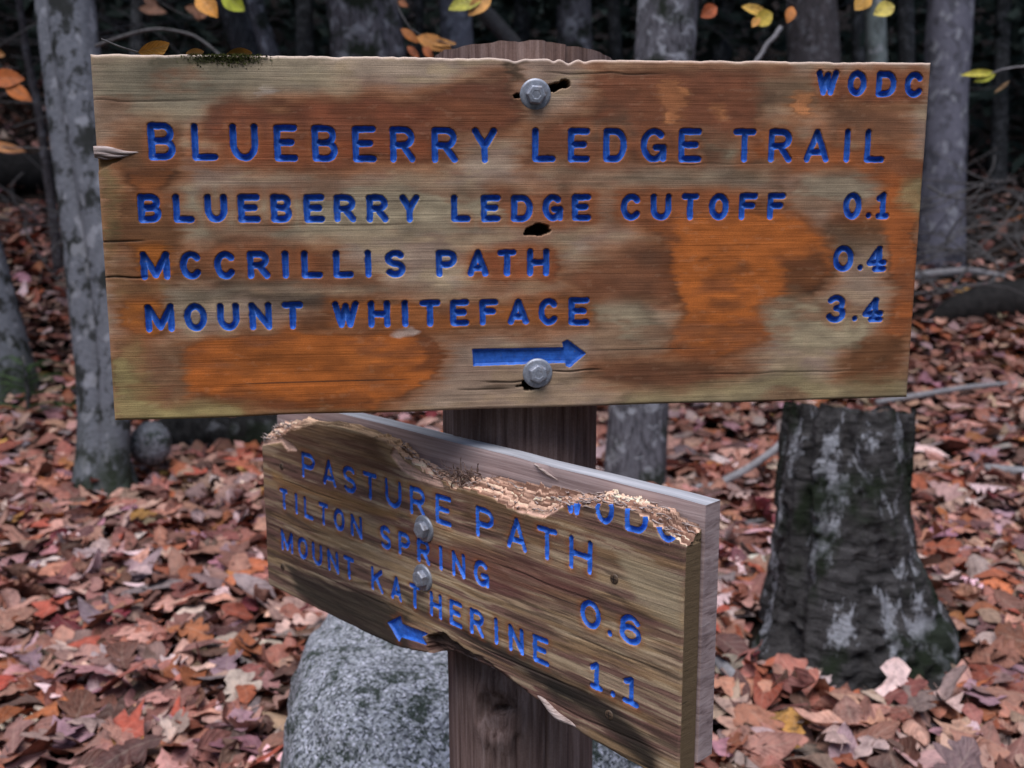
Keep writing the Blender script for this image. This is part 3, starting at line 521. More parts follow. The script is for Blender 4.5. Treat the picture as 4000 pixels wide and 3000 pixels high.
# ------------------------------------------------------------------ router lettering: strokes in a unit box
def arc(cx, cy, rx, ry, a0, a1, n=12):
    return [(cx+rx*math.cos(math.radians(a0+(a1-a0)*k/n)), cy+ry*math.sin(math.radians(a0+(a1-a0)*k/n))) for k in range(n+1)]
GLYPH = {
 'A': [[(0, 0), (.5, 1), (1, 0)], [(.16, .26), (.84, .26)]],
 'B': [[(0, 0), (0, 1)], [(0, 1), (.58, 1)]+arc(.58, .76, .36, .24, 90, -90)+[(0, .52)], [(0, .52), (.6, .52)]+arc(.6, .26, .4, .26, 90, -90)+[(0, 0)]],
 'C': [arc(.52, .5, .52, .5, 42, 318, 20)],
 'D': [[(0, 0), (0, 1), (.5, 1)]+arc(.5, .5, .5, .5, 90, -90, 16)+[(0, 0)]],
 'E': [[(1, 1), (0, 1), (0, 0), (1, 0)], [(0, .52), (.82, .52)]],
 'F': [[(1, 1), (0, 1), (0, 0)], [(0, .54), (.8, .54)]],
 'G': [arc(.5, .5, .5, .5, 48, 330, 20)+[(.98, .42), (.6, .42)], [(.98, .42), (.98, .02)]],
 'H': [[(0, 0), (0, 1)], [(1, 0), (1, 1)], [(0, .5), (1, .5)]],
 'I': [[(.5, 0), (.5, 1)]], '.': [[(.5, .5), (.5, .5)]],
 'K': [[(0, 0), (0, 1)], [(.95, 1), (0, .42)], [(.35, .62), (1, 0)]],
 'L': [[(0, 1), (0, 0), (1, 0)]],
 'M': [[(0, 0), (0, 1), (.5, .08), (1, 1), (1, 0)]],
 'N': [[(0, 0), (0, 1), (1, 0), (1, 1)]],
 'O': [arc(.5, .5, .5, .5, 0, 360, 28)], '0': [arc(.5, .5, .5, .5, 0, 360, 28)],
 'P': [[(0, 0), (0, 1), (.55, 1)]+arc(.55, .72, .45, .28, 90, -90)+[(0, .44)]],
 'R': [[(0, 0), (0, 1), (.55, 1)]+arc(.55, .74, .42, .26, 90, -90)+[(0, .48)], [(.5, .48), (1, 0)]],
 'S': [arc(.5, .75, .48, .25, 35, 270, 14)+arc(.5, .25, .5, .25, 90, -145, 14)],
 'T': [[(0, 1), (1, 1)], [(.5, 1), (.5, 0)]],
 'U': [[(0, 1), (0, .42)]+arc(.5, .42, .5, .42, 180, 360, 14)+[(1, 1)]],
 'W': [[(0, 1), (.28, .02), (.5, .9), (.72, .02), (1, 1)]],
 'Y': [[(0, 1), (.5, .45), (1, 1)], [(.5, .45), (.5, 0)]],
 '1': [[(.12, .84), (.58, 1), (.58, 0)], [(.08, 0), (1, 0)]],
 '3': [arc(.45, .75, .45, .25, 150, -60, 14)+[(.45, .53)], arc(.45, .27, .5, .27, 80, -155, 14)],
 '4': [[(.62, 1), (0, .3), (1, .3)], [(.66, .0), (.66, 1)], [(.4, .0), (.98, .0)]],
 '6': [arc(.5, .68, .45, .32, 30, 180, 10)+[(.02, .3)], arc(.5, .3, .5, .3, 0, 360, 24)],
}
def seg_dist(U, V, a, b):
    ax, ay = a; bx, by = b; dx, dy = bx-ax, by-ay; L = dx*dx+dy*dy
    t = np.clip(((U-ax)*dx+(V-ay)*dy)/L, 0, 1) if L > 1e-9 else 0.0
    return np.hypot(U-ax-t*dx, V-ay-t*dy)
def poly_sdf(U, V, poly):
    d = np.full(np.shape(U), 1e9); ins = np.zeros(np.shape(U), bool); n = len(poly)
    for k in range(n):
        a, b = poly[k], poly[(k+1) % n]; d = np.minimum(d, seg_dist(U, V, a, b))
        c = ((a[1] > V) != (b[1] > V)) & (U < (b[0]-a[0])*(V-a[1])/((b[1]-a[1]) or 1e-9)+a[0]); ins ^= c
    return np.where(ins, -d, d)
def patch(U, V, poly, soft, bias=0.0):
    """soft-edged mask of an outline, worked out only near it"""
    p = np.array(poly, float); g = soft*1.2+16; m = (U > p[:, 0].min()-g) & (U < p[:, 0].max()+g) & (V > p[:, 1].min()-g) & (V < p[:, 1].max()+g)
    out = np.zeros(U.shape)
    if m.any(): out[m] = sstep(soft*.9, -soft*.9, poly_sdf(U[m], V[m], poly)+(bias[m] if np.ndim(bias) else bias))
    return out
def carve(U, V, table, arrow, r0, depth0):
    """signed distance to the lettering (mm), carve depth (mm) and which mark each point is nearest to"""
    S = np.full(U.shape, 99.0); I = np.full(U.shape, -1); D = np.zeros(U.shape)
    for k, (ch, u0, v0, u1, v1) in enumerate(table):
        r = r0 if ch != '.' else 2.5
        m = (U > u0-8) & (U < u1+8) & (V > v0-8) & (V < v1+8)
        if not m.any(): continue
        uu, vv = U[m], V[m]; jx = 0.25*(vnoise(uu*.3, vv*.3, k, 3)-.5)*2
        a0, a1, b0, b1 = u0+r, u1-r, v0+r, v1-r
        if a1 < a0: a0 = a1 = (u0+u1)/2
        if b1 < b0: b0 = b1 = (v0+v1)/2
        d = np.full(uu.shape, 99.0)
        for line in GLYPH[ch]:
            pts = [(a0+(a1-a0)*x, b0+(b1-b0)*y) for x, y in line]
            for p, q in zip(pts[:-1], pts[1:]): d = np.minimum(d, seg_dist(uu, vv, p, q))
        s = d-r+jx; dep = depth0*np.clip(-s/(r*0.75), 0, 1)**0.55
        cur = S[m]; better = s < cur; S[m] = np.where(better, s, cur); Im = I[m]; Im[better] = k; I[m] = Im; D[m] = np.maximum(D[m], dep)
    s = poly_sdf(U, V, arrow)-0.6+0.3*(vnoise(U*.4, V*.4, 0, 9)-.5); k = len(table)
    better = s < S; S = np.where(better, s, S); I[better] = k; D = np.maximum(D, 3.2*np.clip(-s/1.6, 0, 1)**0.7)
    return S, D, I
def mat_sign(name, gain):
    t = MT(name); v = t.obj(); stain = t.attr('stain'); sdf = t.attr('sdf', 2); fresh = t.attr('fresh', 2)
    g1 = t.noise(t.mapping(v, (5, 60, 330)), 1.0, 6, 0.62, 0.35); g2 = t.noise(t.mapping(v, (14, 120, 1100)), 1.0, 3, 0.6); sp = t.noise(v, 900.0, 3, 0.7)
    ring = t.n('ShaderNodeTexWave', 1, {'wave_type': 'BANDS', 'bands_direction': 'Z'}, Vector=t.mapping(v, (0.10, 1, 1)), Scale=26.0, Distortion=9.0, Detail=3.0, Detail_Scale=0.6)
    c = t.mix(0.25, stain, t.ramp(g1, [(0.28, (0.55, 0.53, 0.51)), (0.5, (1, 1, 1)), (0.75, (1.28, 1.28, 1.28))]), 'MULTIPLY')
    c = t.mix(0.2, c, t.ramp(g2, [(0.3, (0.62, 0.6, 0.58)), (0.55, (1.05, 1.05, 1.05))]), 'MULTIPLY')
    c = t.mix(0.14, c, t.ramp(ring, [(0.0, (0.7, 0.66, 0.62)), (0.3, (1.05, 1.05, 1.05))]), 'MULTIPLY')
    c = t.mix(0.55, c, t.ramp(sp, [(0.3, (0.6, 0.6, 0.6)), (0.6, (1.1, 1.1, 1.1))]), 'MULTIPLY')
    crack = t.ramp(t.noise(t.mapping(v, (3.0, 30, 420), (2, 0, 1)), 1.0, 2, 0.5), [(0.70, 0.0), (0.735, 0.75)])
    c = t.mix(crack, c, (0.02, 0.016, 0.012))
    blue = t.ramp(t.noise(v, 220.0, 4, 0.65), [(0.3, tuple(gain*q for q in (0.016, 0.078, 0.34))), (0.7, tuple(gain*q for q in (0.034, 0.145, 0.54)))])
    blue = t.mix(t.ramp(t.noise(v, 300.0, 5, 0.75), [(0.60, 0.0), (0.68, 0.75)]), blue, (0.20, 0.19, 0.19))
    blue = t.mix(t.ramp(t.noise(v, 70.0, 4, 0.6), [(0.50, 0.0), (0.66, 0.25)]), blue, (0.010, 0.02, 0.07))
    edge = t.math('ADD', sdf, t.math('MULTIPLY', t.math('SUBTRACT', sp, 0.5), 0.9))
    isb = t.ramp(t.math('MULTIPLY_ADD', edge, 1.2, 0.5), [(0.30, 1.0), (0.46, 0.0)])
    c = t.mix(isb, c, blue)
    rough = t.math('SUBTRACT', 0.74, t.math('MULTIPLY', isb, 0.30))
    b = t.bump(t.math('ADD', t.math('ADD', g1, t.math('MULTIPLY', g2, 0.7)), t.math('MULTIPLY', sp, 0.3)), 0.35, 0.0012)
    return t.fin(c, rough, b, spec=0.32)
M_SIGN = mat_sign('stained_carved_board', 1.35); M_SIGN2 = mat_sign('weathered_carved_board', 1.9)
MARK = {'.': 'carved_point'}
def split_grid(board, prefix, V, shape, S, I, stain, table, mat, extra_V=None, extra_F=None, extra_col=None):
    """one grid surface -> the board mesh with the carved marks cut out, plus one mesh per mark as its child"""
    nu, nv = shape; i, j = np.meshgrid(np.arange(nu-1), np.arange(nv-1), indexing='ij'); k = (i*nv+j).ravel()
    Q = np.stack([k, k+nv, k+nv+1, k+1], 1); s = S.ravel()[Q]; mn = s.min(1); w = s.argmin(1); cid = I.ravel()[Q[np.arange(len(Q)), w]]
    cid = np.where(mn < 0.9, cid, -1)
    st, sd = rgba(stain.reshape(-1, 3)), S.ravel()
    def sub(F, name):
        u, inv = np.unique(F.ravel(), return_inverse=True)
        return mesh_np(name, V[u], inv.reshape(F.shape), [mat], True, {'stain': ('FLOAT_COLOR', st[u]), 'sdf': ('FLOAT', sd[u])})
    VV, FF, cc, ss = V, [Q[cid < 0]], st, sd
    if extra_V is not None:
        VV = np.concatenate([V, extra_V]); cc = np.concatenate([st, rgba(extra_col)]); ss = np.concatenate([sd, np.full(len(extra_V), 99.0)]); FF = [np.concatenate([FF[0], extra_F])]
    used = np.zeros(len(VV), bool); used[FF[0].ravel()] = True; re = np.cumsum(used)-1
    me = mesh_np('board', VV[used], re[FF[0]], [mat], True, {'stain': ('FLOAT_COLOR', cc[used]), 'sdf': ('FLOAT', ss[used])})
    b = link('board', me, board)
    for c in np.unique(cid[cid >= 0]):
        ch = table[c][0] if c < len(table) else None
        nm = 'carved_arrow' if ch is None else 'carved_point' if ch == '.' else 'carved_digit' if ch.isdigit() else 'carved_letter'
        link(nm, sub(Q[cid == c], nm), b)
    return b
def box_rim(nu, nv, V, T, base, skip_top=False):
    """sides and back of a board: back points at depth T under the border of the grid"""
    idx = np.arange(nu*nv).reshape(nu, nv); bot, top, lef, rig = idx[:, 0], idx[:, -1], idx[0, :], idx[-1, :]
    EV, EF = [], []; off = len(V)
    def strip(line, flip, n=4):
        nonlocal off
        p = V[line]; ys = [p]
        for q in range(n):
            t = (q+1)/n; r = p.copy(); r[:, 1] = p[:, 1]*(1-t)+T*t; r[:, [0, 2]] += 0.0003*(vnoise(p[:, 0]*300, p[:, 2]*300, q, 4)-.5)[:, None]*(0.0 if q == n-1 else 1.0); ys.append(r)
        A = np.concatenate(ys); EV.append(A); m = len(line); i, j = np.meshgrid(np.arange(n), np.arange(m-1), indexing='ij'); i, j = i.ravel(), j.ravel()
        f = np.stack([i*m+j, i*m+j+1, (i+1)*m+j+1, (i+1)*m+j], 1)+off; EF.append(f[:, ::-1] if flip else f); off += len(A)
    strip(bot, True); strip(lef, False); strip(rig, True)
    if not skip_top: strip(top, False)
    bb, tb = V[bot].copy(), V[top].copy(); bb[:, 1] = T; tb[:, 1] = T; m = len(bot); EV.append(np.concatenate([bb, tb])); j = np.arange(m-1)
    EF.append(np.stack([j, j+m, j+m+1, j+1], 1)+off)
    EV = np.concatenate(EV); return EV, np.concatenate(EF), np.tile(base, (len(EV), 1))

# ------------------------------------------------------------------ bolts and screws (facing -Y of their parent)
def mat_zinc():
    t = MT('galvanised_steel'); v = t.obj(); n = t.noise(v, 350.0, 4, 0.65); n2 = t.noise(v, 90.0, 3)
    c = t.ramp(n, [(0.3, (0.28, 0.30, 0.36)), (0.7, (0.50, 0.53, 0.60))]); c = t.mix(t.ramp(t.noise(v, 160.0, 5, 0.7), [(0.54, 0.0), (0.66, 0.6)]), c, (0.16, 0.12, 0.10))
    return t.fin(c, t.ramp(n2, [(0.3, 0.42), (0.7, 0.62)]), t.bump(n, 0.25, 0.0006), 0.55, 0.5)
M_ZINC = mat_zinc(); M_BRASS = mat_plain('tarnished_screw', (0.05, 0.032, 0.022), (0.17, 0.11, 0.07), 600.0, 0.5, 0.3, 0.0005, 0.5)
def lathe(prof, seg, phase=0.0):
    prof = np.asarray(prof, float); a = np.arange(seg)*2*math.pi/seg+phase; n = len(prof)
    V = np.stack([prof[:, None, 0]*np.cos(a), np.broadcast_to(prof[:, None, 1], (n, seg)), prof[:, None, 0]*np.sin(a)], -1).reshape(-1, 3)
    i, j = np.meshgrid(np.arange(n-1), np.arange(seg), indexing='ij'); i, j = i.ravel(), j.ravel(); j2 = (j+1) % seg
    return V, [np.stack([i*seg+j, (i+1)*seg+j, (i+1)*seg+j2, i*seg+j2], 1)]
def bolt(parent, u, v, name='lag_bolt', ry=0.0, y0=0.0, seed=0):
    r = random.Random(seed)
    w = [(0.0045, -0.0020), (0.0105, -0.0024), (0.0122, -0.0019), (0.0127, -0.0010), (0.0126, 0.0006), (0.010, 0.0008)]
    # hexagonal head: flat sides, chamfered crown with a slight dished centre
    hex_ = [(0.0082, -0.0022), (0.0082, -0.0068), (0.0072, -0.0080), (0.0040, -0.0083), (0.0034, -0.0081), (0.0001, -0.0081)]
    e = link(name, mesh_np(name, *lathe(hex_, 6, r.random()), [M_ZINC], smooth=False), parent)
    me = e.data
    b = e.modifiers.new('bevel', 'BEVEL'); b.width = 0.0006; b.segments = 2; b.limit_method = 'ANGLE'
    e.location = (u/1e3, y0, v/1e3); e.rotation_euler = (ry, 0, 0)
    link('washer', mesh_np('washer', *lathe(w, 40), [M_ZINC]), e)
    return e
def screw(parent, u, v, y0=0.0):
    prof = [(0.0042, 0.001), (0.0042, -0.0003), (0.0036, -0.0009), (0.0020, -0.0011), (0.0001, -0.0011)]
    V1, F1 = lathe(prof, 24)
    o = link('screw_head', mesh_np('screw_head', V1, F1, [M_BRASS]), parent); o.location = (u/1e3, y0, v/1e3)
    sl = []
    for q in range(2):
        w, l = (0.00035, 0.0024) if q == 0 else (0.0024, 0.00035)
        sl.append((np.array([[-w, -.00125, -l], [w, -.00125, -l], [w, -.00125, l], [-w, -.00125, l]]), [np.array([[0, 1, 2, 3]])]))
    s = link('cross_slot', mesh_np('cross_slot', *join(sl), [M_LOG], smooth=False), o)
    return o

# ------------------------------------------------------------------ upper sign
UP_T = 0.027
def build_upper():
    e = empty('trail_sign', (0, 0, -0.1436)); tag(e, 'wide upper trail sign with orange stain, reading blueberry ledge trail in blue', 'sign', 'trail signs on the post')
    nu, nv = 901, 381
    a, b = np.meshgrid(np.linspace(0, 1, nu), np.linspace(0, 1, nv), indexing='ij')
    # slightly out of square outline, mm
    left, right = -341.5+2.1*b, 339.5+1.5*b
    U = left+(right-left)*a
    bot = -143.6+0.4*a+1.0*(vnoise(a*9, 0, 0, 2)-.5)*2*0.6
    top = 142.9+1.0*a+0.8*(vnoise(a*40, 0, 0, 6)-.5)-0.4
    chip = lambda c, w, d: d*np.exp(-((a*681-341-c)/w)**2)
    top = top-chip(-14, 5, 2.2)-chip(18, 3, 1.8)-chip(30, 5, 3.0)-chip(44, 4, 1.5)-chip(-335, 6, .8)+0.6*(vnoise(a*160, 3, 0, 6)-.5)
    V = bot+(top-bot)*b
    S, D, I = carve(U, V, UP, UP_ARROW, 2.65, 4.2)
    # geometry: slight cupping, weathered grain ridges, rounded arrises, bolt slot and knot hole
    Y = 0.35*(fbm(U*.012, V*.05, 0, 31, 3)-.5)*2+0.18*(fbm(U*.02, V*1.1, 0, 32, 2)-.5)
    edge = np.minimum(np.minimum(U-left, right-U), np.minimum(V-bot, top-V)); Y = Y+1.3*np.clip(1-edge/2.2, 0, 1)**2
    nz = 2.2*(fbm(U*.25, V*.5, 0, 8, 3)-.5)
    def hole(cx, cz, rx, rz, ang, d, w=1.0):
        x, z = U-cx, V-cz; x, z = x*math.cos(ang)+z*math.sin(ang), -x*math.sin(ang)+z*math.cos(ang)
        q = (np.hypot(x/rx, z/rz)-1)*min(rx, rz)+nz; return d*sstep(0.4, -w, q)
    holes = np.maximum.reduce([hole(6.6, 6.8, 9.5, 4.6, .12, 24), hole(-1, 4.5, 4, 2.0, .3, 10), hole(18, 120.5, 12, 3.0, .28, 24), hole(28, 123.6, 4.0, 3.6, 0, 24), hole(-10.5, 114, 4.0, 2.2, .4, 20), hole(2, -122, 9.5, 6.0, .2, 22), hole(-8, -124, 4, 1.5, .1, 8)])
    cracks = 0
    for (cx, cz, L, am) in ((-330, 0.5, 26, 1.4), (-326, -28, 22, 1.6), (-300, 108, 60, .5), (60, 132, 60, .7), (220, -118, 90, .5), (-15, -120, 30, 1.3), (38, -112, 28, 1.2), (-40, -126, 26, .8), (150, 60, 70, .4), (-160, 12, 80, .35)):
        wob = 1.6*(vnoise(U*.06+cx, 0, 0, 5)-.5); cracks = cracks+am*np.exp(-((V-cz-wob)/0.55)**2)*sstep(L, L*.5, np.abs(U-cx))
    # torn grain under the lifted splinter at the left edge
    torn = 2.2*sstep(1.0, -2.0, poly_sdf(U, V, [(-345, 72), (-318, 70), (-322, 64), (-345, 52)])+nz)
    Y = Y+np.maximum(D, 0)+holes+cracks+torn
    # colour of the wood: weathered ground tone, then stain patches in order
    wx, wy = 9*(fbm(U*.03, V*.05, 0, 41, 4)-.5)*2, 6*(fbm(U*.03, V*.06, 3, 42, 4)-.5)*2
    f1, f2 = fbm(U*.008, V*.05, 0, 43, 4), fbm(U*.04, V*.12, 0, 44, 4)
    col = lin((150, 132, 112))+(lin((134, 114, 98))-lin((150, 132, 112)))*sstep(.35, .65, f1)[..., None]
    col = col+(lin((154, 134, 100))-col)*(0.45*sstep(.45, .7, f2))[..., None]
    fst, fin2, tide = fbm(U*.03, V*.07, 9, 49, 5), fbm(U*.018, V*.05, 4, 50, 5), fbm(U*.03, V*.03, 6, 51, 2)*1.6
    veil = sstep(.40, .62, fbm(U*.011, V*.035, 3, 52, 4)+.0004*(U-40)); col = col+(lin((126, 98, 80))-col)*(0.42*veil)[..., None]
    fray = fbm(U*.014, V*.55, 8, 53, 3)-.5; wx = wx+13*fray
    for c, soft, stg, poly in STAIN:                     # the old coat lingers as a brown cast round every stained patch
        if c[0] > 100 and c[0]-c[2] > 55:
            m = 0.72*patch(U+wx, V+wy, poly, 11, 14*(f2-.5)-8); col = col+(lin((134, 86, 52))*(.72+.56*fst)[..., None]-col)*m[..., None]
    f2m = 9*(f2-.5)+5*(fst-.5); fpat = (0.86+0.28*fbm(U*.015, V*.09, 1, 45, 3))[..., None]
    for c, soft, stg, poly in STAIN:
        m = stg*patch(U+wx, V+wy, poly, soft*1.5, f2m)
        m = m*np.clip(0.68+0.62*fst, 0, 1); cc = lin(c)*fpat*(1-0.55*tide*4*m*(1-m))[..., None]
        cc = cc+(lin((116, 70, 44))-cc)*(0.55*sstep(.50, .64, fin2))[..., None]
        col = col+(cc-col)*m[..., None]
    halo = 0.6*sstep(9.0, -1.0, S+7*(f2-.5))*sstep(.46, .60, fbm(U*.014, V*.02, 7, 46, 3))
    col = col+(lin((136, 80, 46))-col)*halo[..., None]
    mott = fbm(U*.07, V*.16, 2, 47, 5); col = col*(0.70+0.60*mott)[..., None]
    flecks = sstep(.70, .76, fbm(U*.12, V*.25, 5, 48, 3)); col = col+(lin((178, 150, 122))-col)*(0.08*flecks)[..., None]
    rim = np.clip(1-np.minimum(V-bot, top-V)/2.5, 0, 1)*(V > 0); col = col+(lin((188, 172, 160))-col)*(0.75*rim)[..., None]
    col = np.where((holes > 2)[..., None], lin((62, 44, 30)), col); col = col+(lin((120, 88, 52))-col)*np.clip(torn/2.2, 0, .8)[..., None]
    col = col+(lin((70, 54, 40))-col)*np.clip(cracks, 0, .7)[..., None]
    P = np.stack([U, Y, V+143.6], -1).reshape(-1, 3)/1e3
    EV, EF, EC = box_rim(nu, nv, P, UP_T, lin((150, 132, 108)))
    board = split_grid(e, 'upper', P, (nu, nv), S, I, contrast(col, 1.18, (1.58, 1.56, 1.58)), UP, M_SIGN, EV, EF, EC*1.4)
    bolt(e, 3.9, 115.2+143.6, ry=0.10, y0=0.0006, seed=2); bolt(e, 5.9, -113.2+143.6, ry=0.02, y0=0.0004, seed=5)
    # lifted splinter at the left edge
    sp = []
    for k, (z0, L, h, y) in enumerate(((70.5, 34, 3.4, -1.6), (67.6, 27, 2.4, -2.8), (65.8, 20, 1.5, -2.2))):
        xs = np.linspace(0, 1, 12); c = np.stack([-341+L*xs, np.interp(xs, [0, 1], [y, 0.6])+0.0*xs, z0-1.6*xs+0.8*np.sin(xs*7+k)], 1)
        sp.append(tube(c/1e3, (h*(1-xs**1.6)+0.25)/1e3, 6))
    V_, F_ = join(sp); V_[:, 2] += 0.1436
    t = MT('fresh_split_wood'); n = t.noise(t.mapping(t.obj(), (30, 200, 900)), 1.0, 5, 0.65)
    global M_SPLIT
    M_SPLIT = t.fin(t.ramp(n, [(0.28, (0.12, 0.085, 0.075)), (0.5, (0.46, 0.36, 0.33)), (0.75, (0.68, 0.58, 0.55))]), 0.85, t.bump(n, 0.7, 0.002), spec=0.2)
    link('splinter', mesh_np('splinter', V_, F_, [M_SPLIT]), e)
    # moss on the top edge
    r = np.random.default_rng(5); n = 2600; x = r.choice([-255, -238, -228], n, p=[.2, .3, .5])+r.normal(0, 9, n); z = 142.6-np.abs(r.normal(0, 3.2, n)); y = np.where(r.random(n) < .5, r.uniform(0, 14, n), r.uniform(-.6, .5, n)); z = np.where(y > .6, 143.0, z)
    p = np.stack([x, y, z+143.6], 1); d = r.normal(size=(n, 3))*0.9+np.array([0, -.5, .6]); q = r.normal(size=(n, 3))*0.45
    MV = np.stack([p-q, p+q, p+d*.75], 1).reshape(-1, 3)/1e3; i = np.arange(n)*3
    tag(link('moss', mesh_np('moss', MV, np.stack([i, i+1, i+2], 1), [M_MOSS]), e), kind='stuff')
    return e
UPPER = build_upper()

# ------------------------------------------------------------------ lower sign
LO_T = 0.019
def build_lower():
    e = empty('trail_sign', LO_POS, -LO_TH); tag(e, 'smaller lower trail sign with a broken top edge, reading pasture path', 'sign', 'trail signs on the post')
    nu, nf, nb = 721, 251, 30
    a = np.linspace(0, 562, nu)
    jag = lambda s, f: (fbm(a*f, s, 0, s, 4)-.5)*2
    topf = np.interp(a, *zip(*BREAK))+1.0*jag(3, .12)+0.6*jag(5, .5)+1.8*(np.floor(vnoise(a*.12, 9, 0, 19)*4)/4-.4)*sstep(200, 260, a); topb = np.interp(a, *zip(*BBACK))+1.6*jag(7, .06)+0.5*jag(9, .6)+3*(np.floor(vnoise(a*.11, 4, 0, 17)*5)/5-.4)*sstep(300, 340, a)
    snap = lambda v, s: s*np.round((v+1.2*(vnoise(v*.9, 5, 0, 27)-.5))/s)
    broken = (a > 205)|(a < 70)
    topf = np.where(broken, snap(topf+1.8*jag(23, .09), 2.4)+.3*jag(24, .9), topf); topb = np.where(broken, snap(topb+2.4*jag(25, .07), 2.6)+.4*jag(26, .9), topb)
    topb = np.maximum(topb, topf-2.0); bot = np.interp(a, *zip(*BOTTOM))+0.6*jag(11, .08)+np.where((a > 240) & (a < 450), 0.6*jag(12, .3), 0)
    b = np.linspace(0, 1, nf); U = np.repeat(a[:, None], nf, 1); V = bot[:, None]+(topf-bot)[:, None]*b
    S, D, I = carve(U, V, LO, LO_ARROW, 2.35, 3.2)
    Y = 0.5*(fbm(U*.015, V*.06, 0, 61, 3)-.5)*2+0.5*(fbm(U*.02, V*.8, 0, 62, 3)-.5)
    edge = np.minimum(np.minimum(U, 562-U), V-bot[:, None]); Y = Y+1.2*np.clip(1-edge/2.2, 0, 1)**2
    nz = 3.5*(fbm(U*.15, V*.4, 0, 63, 4)-.5)
    cav = poly_sdf(U, V, [(276, 27), (300, 37), (326, 32), (345, 24), (352, 12), (300, 5), (278, 12)])+nz
    fib = fbm(U*.05, V*.9, 4, 64, 3)
    cavd = sstep(1.0, -3.0, cav)*(5+12*fib)
    lowchip = sstep(1.5, -2.0, poly_sdf(U, V, [(318, 30), (352, 31), (400, 20), (455, 8), (455, -5), (318, -5)])+nz)*(1.5+3.0*fib)
    chipT = sstep(1.0, -1.5, poly_sdf(U, V, [(318, 182), (352, 181), (400, 172.5), (425, 173.5), (446, 188), (440, 205), (318, 205)])+nz*.5)*(2.5+1.5*fib)
    chipL = sstep(1.0, -1.5, poly_sdf(U, V, [(-5, 166), (40, 176), (62, 172), (70, 166), (52, 162), (40, 170), (-5, 158)])+nz*.5)*(1.6+1.0*fib)
    chipM = sstep(1.0, -1.2, poly_sdf(U, V, [(234, 198), (250, 187), (274, 182), (300, 180), (304, 174), (270, 174), (246, 178), (228, 190)])+nz*.5)*(1.4+1.0*fib)
    cracks = 0
    for (cx, cz, L, am) in ((90, 128, 70, .8), (260, 100, 90, .6), (430, 120, 80, .7), (500, 84, 60, .8), (150, 40, 90, .7), (390, 40, 90, 1.0), (60, 84, 60, .6), (480, 20, 80, .8)):
        wob = 3*(vnoise(U*.03+cx, 0, 0, 5)-.5); cracks = cracks+am*np.exp(-((V-cz-wob)/0.6)**2)*sstep(L, L*.5, np.abs(U-cx))
    cutchip = np.maximum(chipT, np.maximum(chipL, chipM)); S = np.where(np.maximum(cutchip, np.maximum(cavd, lowchip*.7)) > 1.2, 9.0, S); D = np.where(S > 0, 0, D)
    Y = Y+D+np.maximum.reduce([cavd, lowchip, cutchip])+cracks
    # colour: streaks of tan, olive, brown and grey along the grain
    w = 10*(fbm(U*.01, V*.02, 0, 71, 3)-.5); s1, s2, s3 = fbm(U*.006, (V+w)*.07, 0, 72, 4), fbm(U*.012, (V+w)*.16, 0, 73, 4), fbm(U*.02, (V+w)*.3, 0, 74, 4)
    col = lin((112, 88, 70))+(lin((146, 126, 98))-lin((112, 88, 70)))*sstep(.38, .62, s1)[..., None]
    col = col+(lin((146, 120, 76))-col)*(0.40*sstep(.52, .66, s2))[..., None]
    col = col+(lin((104, 74, 66))-col)*(0.75*sstep(.50, .38, s2)*sstep(150, 120, np.abs(V-100)+20))[..., None]
    col = col+(lin((168, 152, 120))-col)*(0.55*sstep(.60, .70, s3))[..., None]
    col = col+(lin((58, 48, 38))-col)*(0.55*sstep(.42, .30, s3))[..., None]
    for c, soft, stg, poly in (((52, 48, 40), 8, .85, [(40, 34), (160, 40), (250, 36), (250, 4), (120, 0), (60, 8)]), ((44, 40, 34), 7, .9, [(230, 60), (270, 55), (380, 50), (440, 45), (470, 36), (440, 25), (380, 36), (300, 45), (250, 45)]),
                               ((40, 36, 30), 7, .92, [(430, 40), (470, 46), (500, 42), (545, 20), (540, 5), (480, 22), (430, 28)]), ((92, 66, 46), 8, .7, [(60, 200), (200, 200), (240, 175), (100, 150), (30, 150)]), ((100, 62, 54), 10, .7, [(250, 125), (420, 130), (480, 140), (470, 120), (380, 96), (280, 92)]),
                               ((152, 118, 70), 6, .6, [(20, 132), (120, 134), (230, 138), (240, 130), (120, 122), (20, 120)]), ((150, 138, 108), 6, .7, [(500, 165), (560, 160), (560, 120), (520, 130)]), ((92, 70, 50), 8, .7, [(330, 175), (440, 172), (430, 150), (330, 150)])):
        m = stg*patch(U, V+w*1.5, poly, soft, 10*(s3-.5)); col = col+(lin(c)-col)*m[..., None]
    halo = 0.45*sstep(6.5, 0.0, S+5*(s3-.5))*sstep(.40, .56, s2); col = col+(lin((128, 72, 40))-col)*halo[..., None]
    col = col*(0.8+0.4*fbm(U*.06, V*.5, 2, 75, 4))[..., None]
    pale = np.clip(cutchip/1.5, 0, 1)*.95; col = col+(lin((190, 158, 136))*(0.5+.8*fib)[..., None]-col)*pale[..., None]
    col = col+(lin((92, 70, 60))*(0.4+fib)[..., None]-col)*np.clip(np.maximum(cavd/3, lowchip*.5), 0, .85)[..., None]; col = col+(lin((60, 46, 36))-col)*np.clip(cracks, 0, .6)[..., None]
    col = np.clip(col, 0.004, 1)
    # broken top: fibres from the front edge back to the rear edge
    q = np.linspace(0, 1, nb+1)[1:]; Ub = np.repeat(a[:, None], nb, 1)
    fb = fbm(Ub*.018+3*vnoise(Ub*.01, 0, 0, 3), q[None]*13, 0, 84, 4); plate = np.floor(fbm(Ub*.06, q[None]*6, 0, 81, 3)*8)/8
    Vl = topf[:, None]+(topb-topf)[:, None]*q+(9*(fbm(Ub*.03, q[None]*5, 0, 82, 3)-.5)+3*(fb-.5))*np.sin(np.clip(q*1.15, 0, 1)*math.pi*.85)[None]; layer = np.round(Vl/1.7)
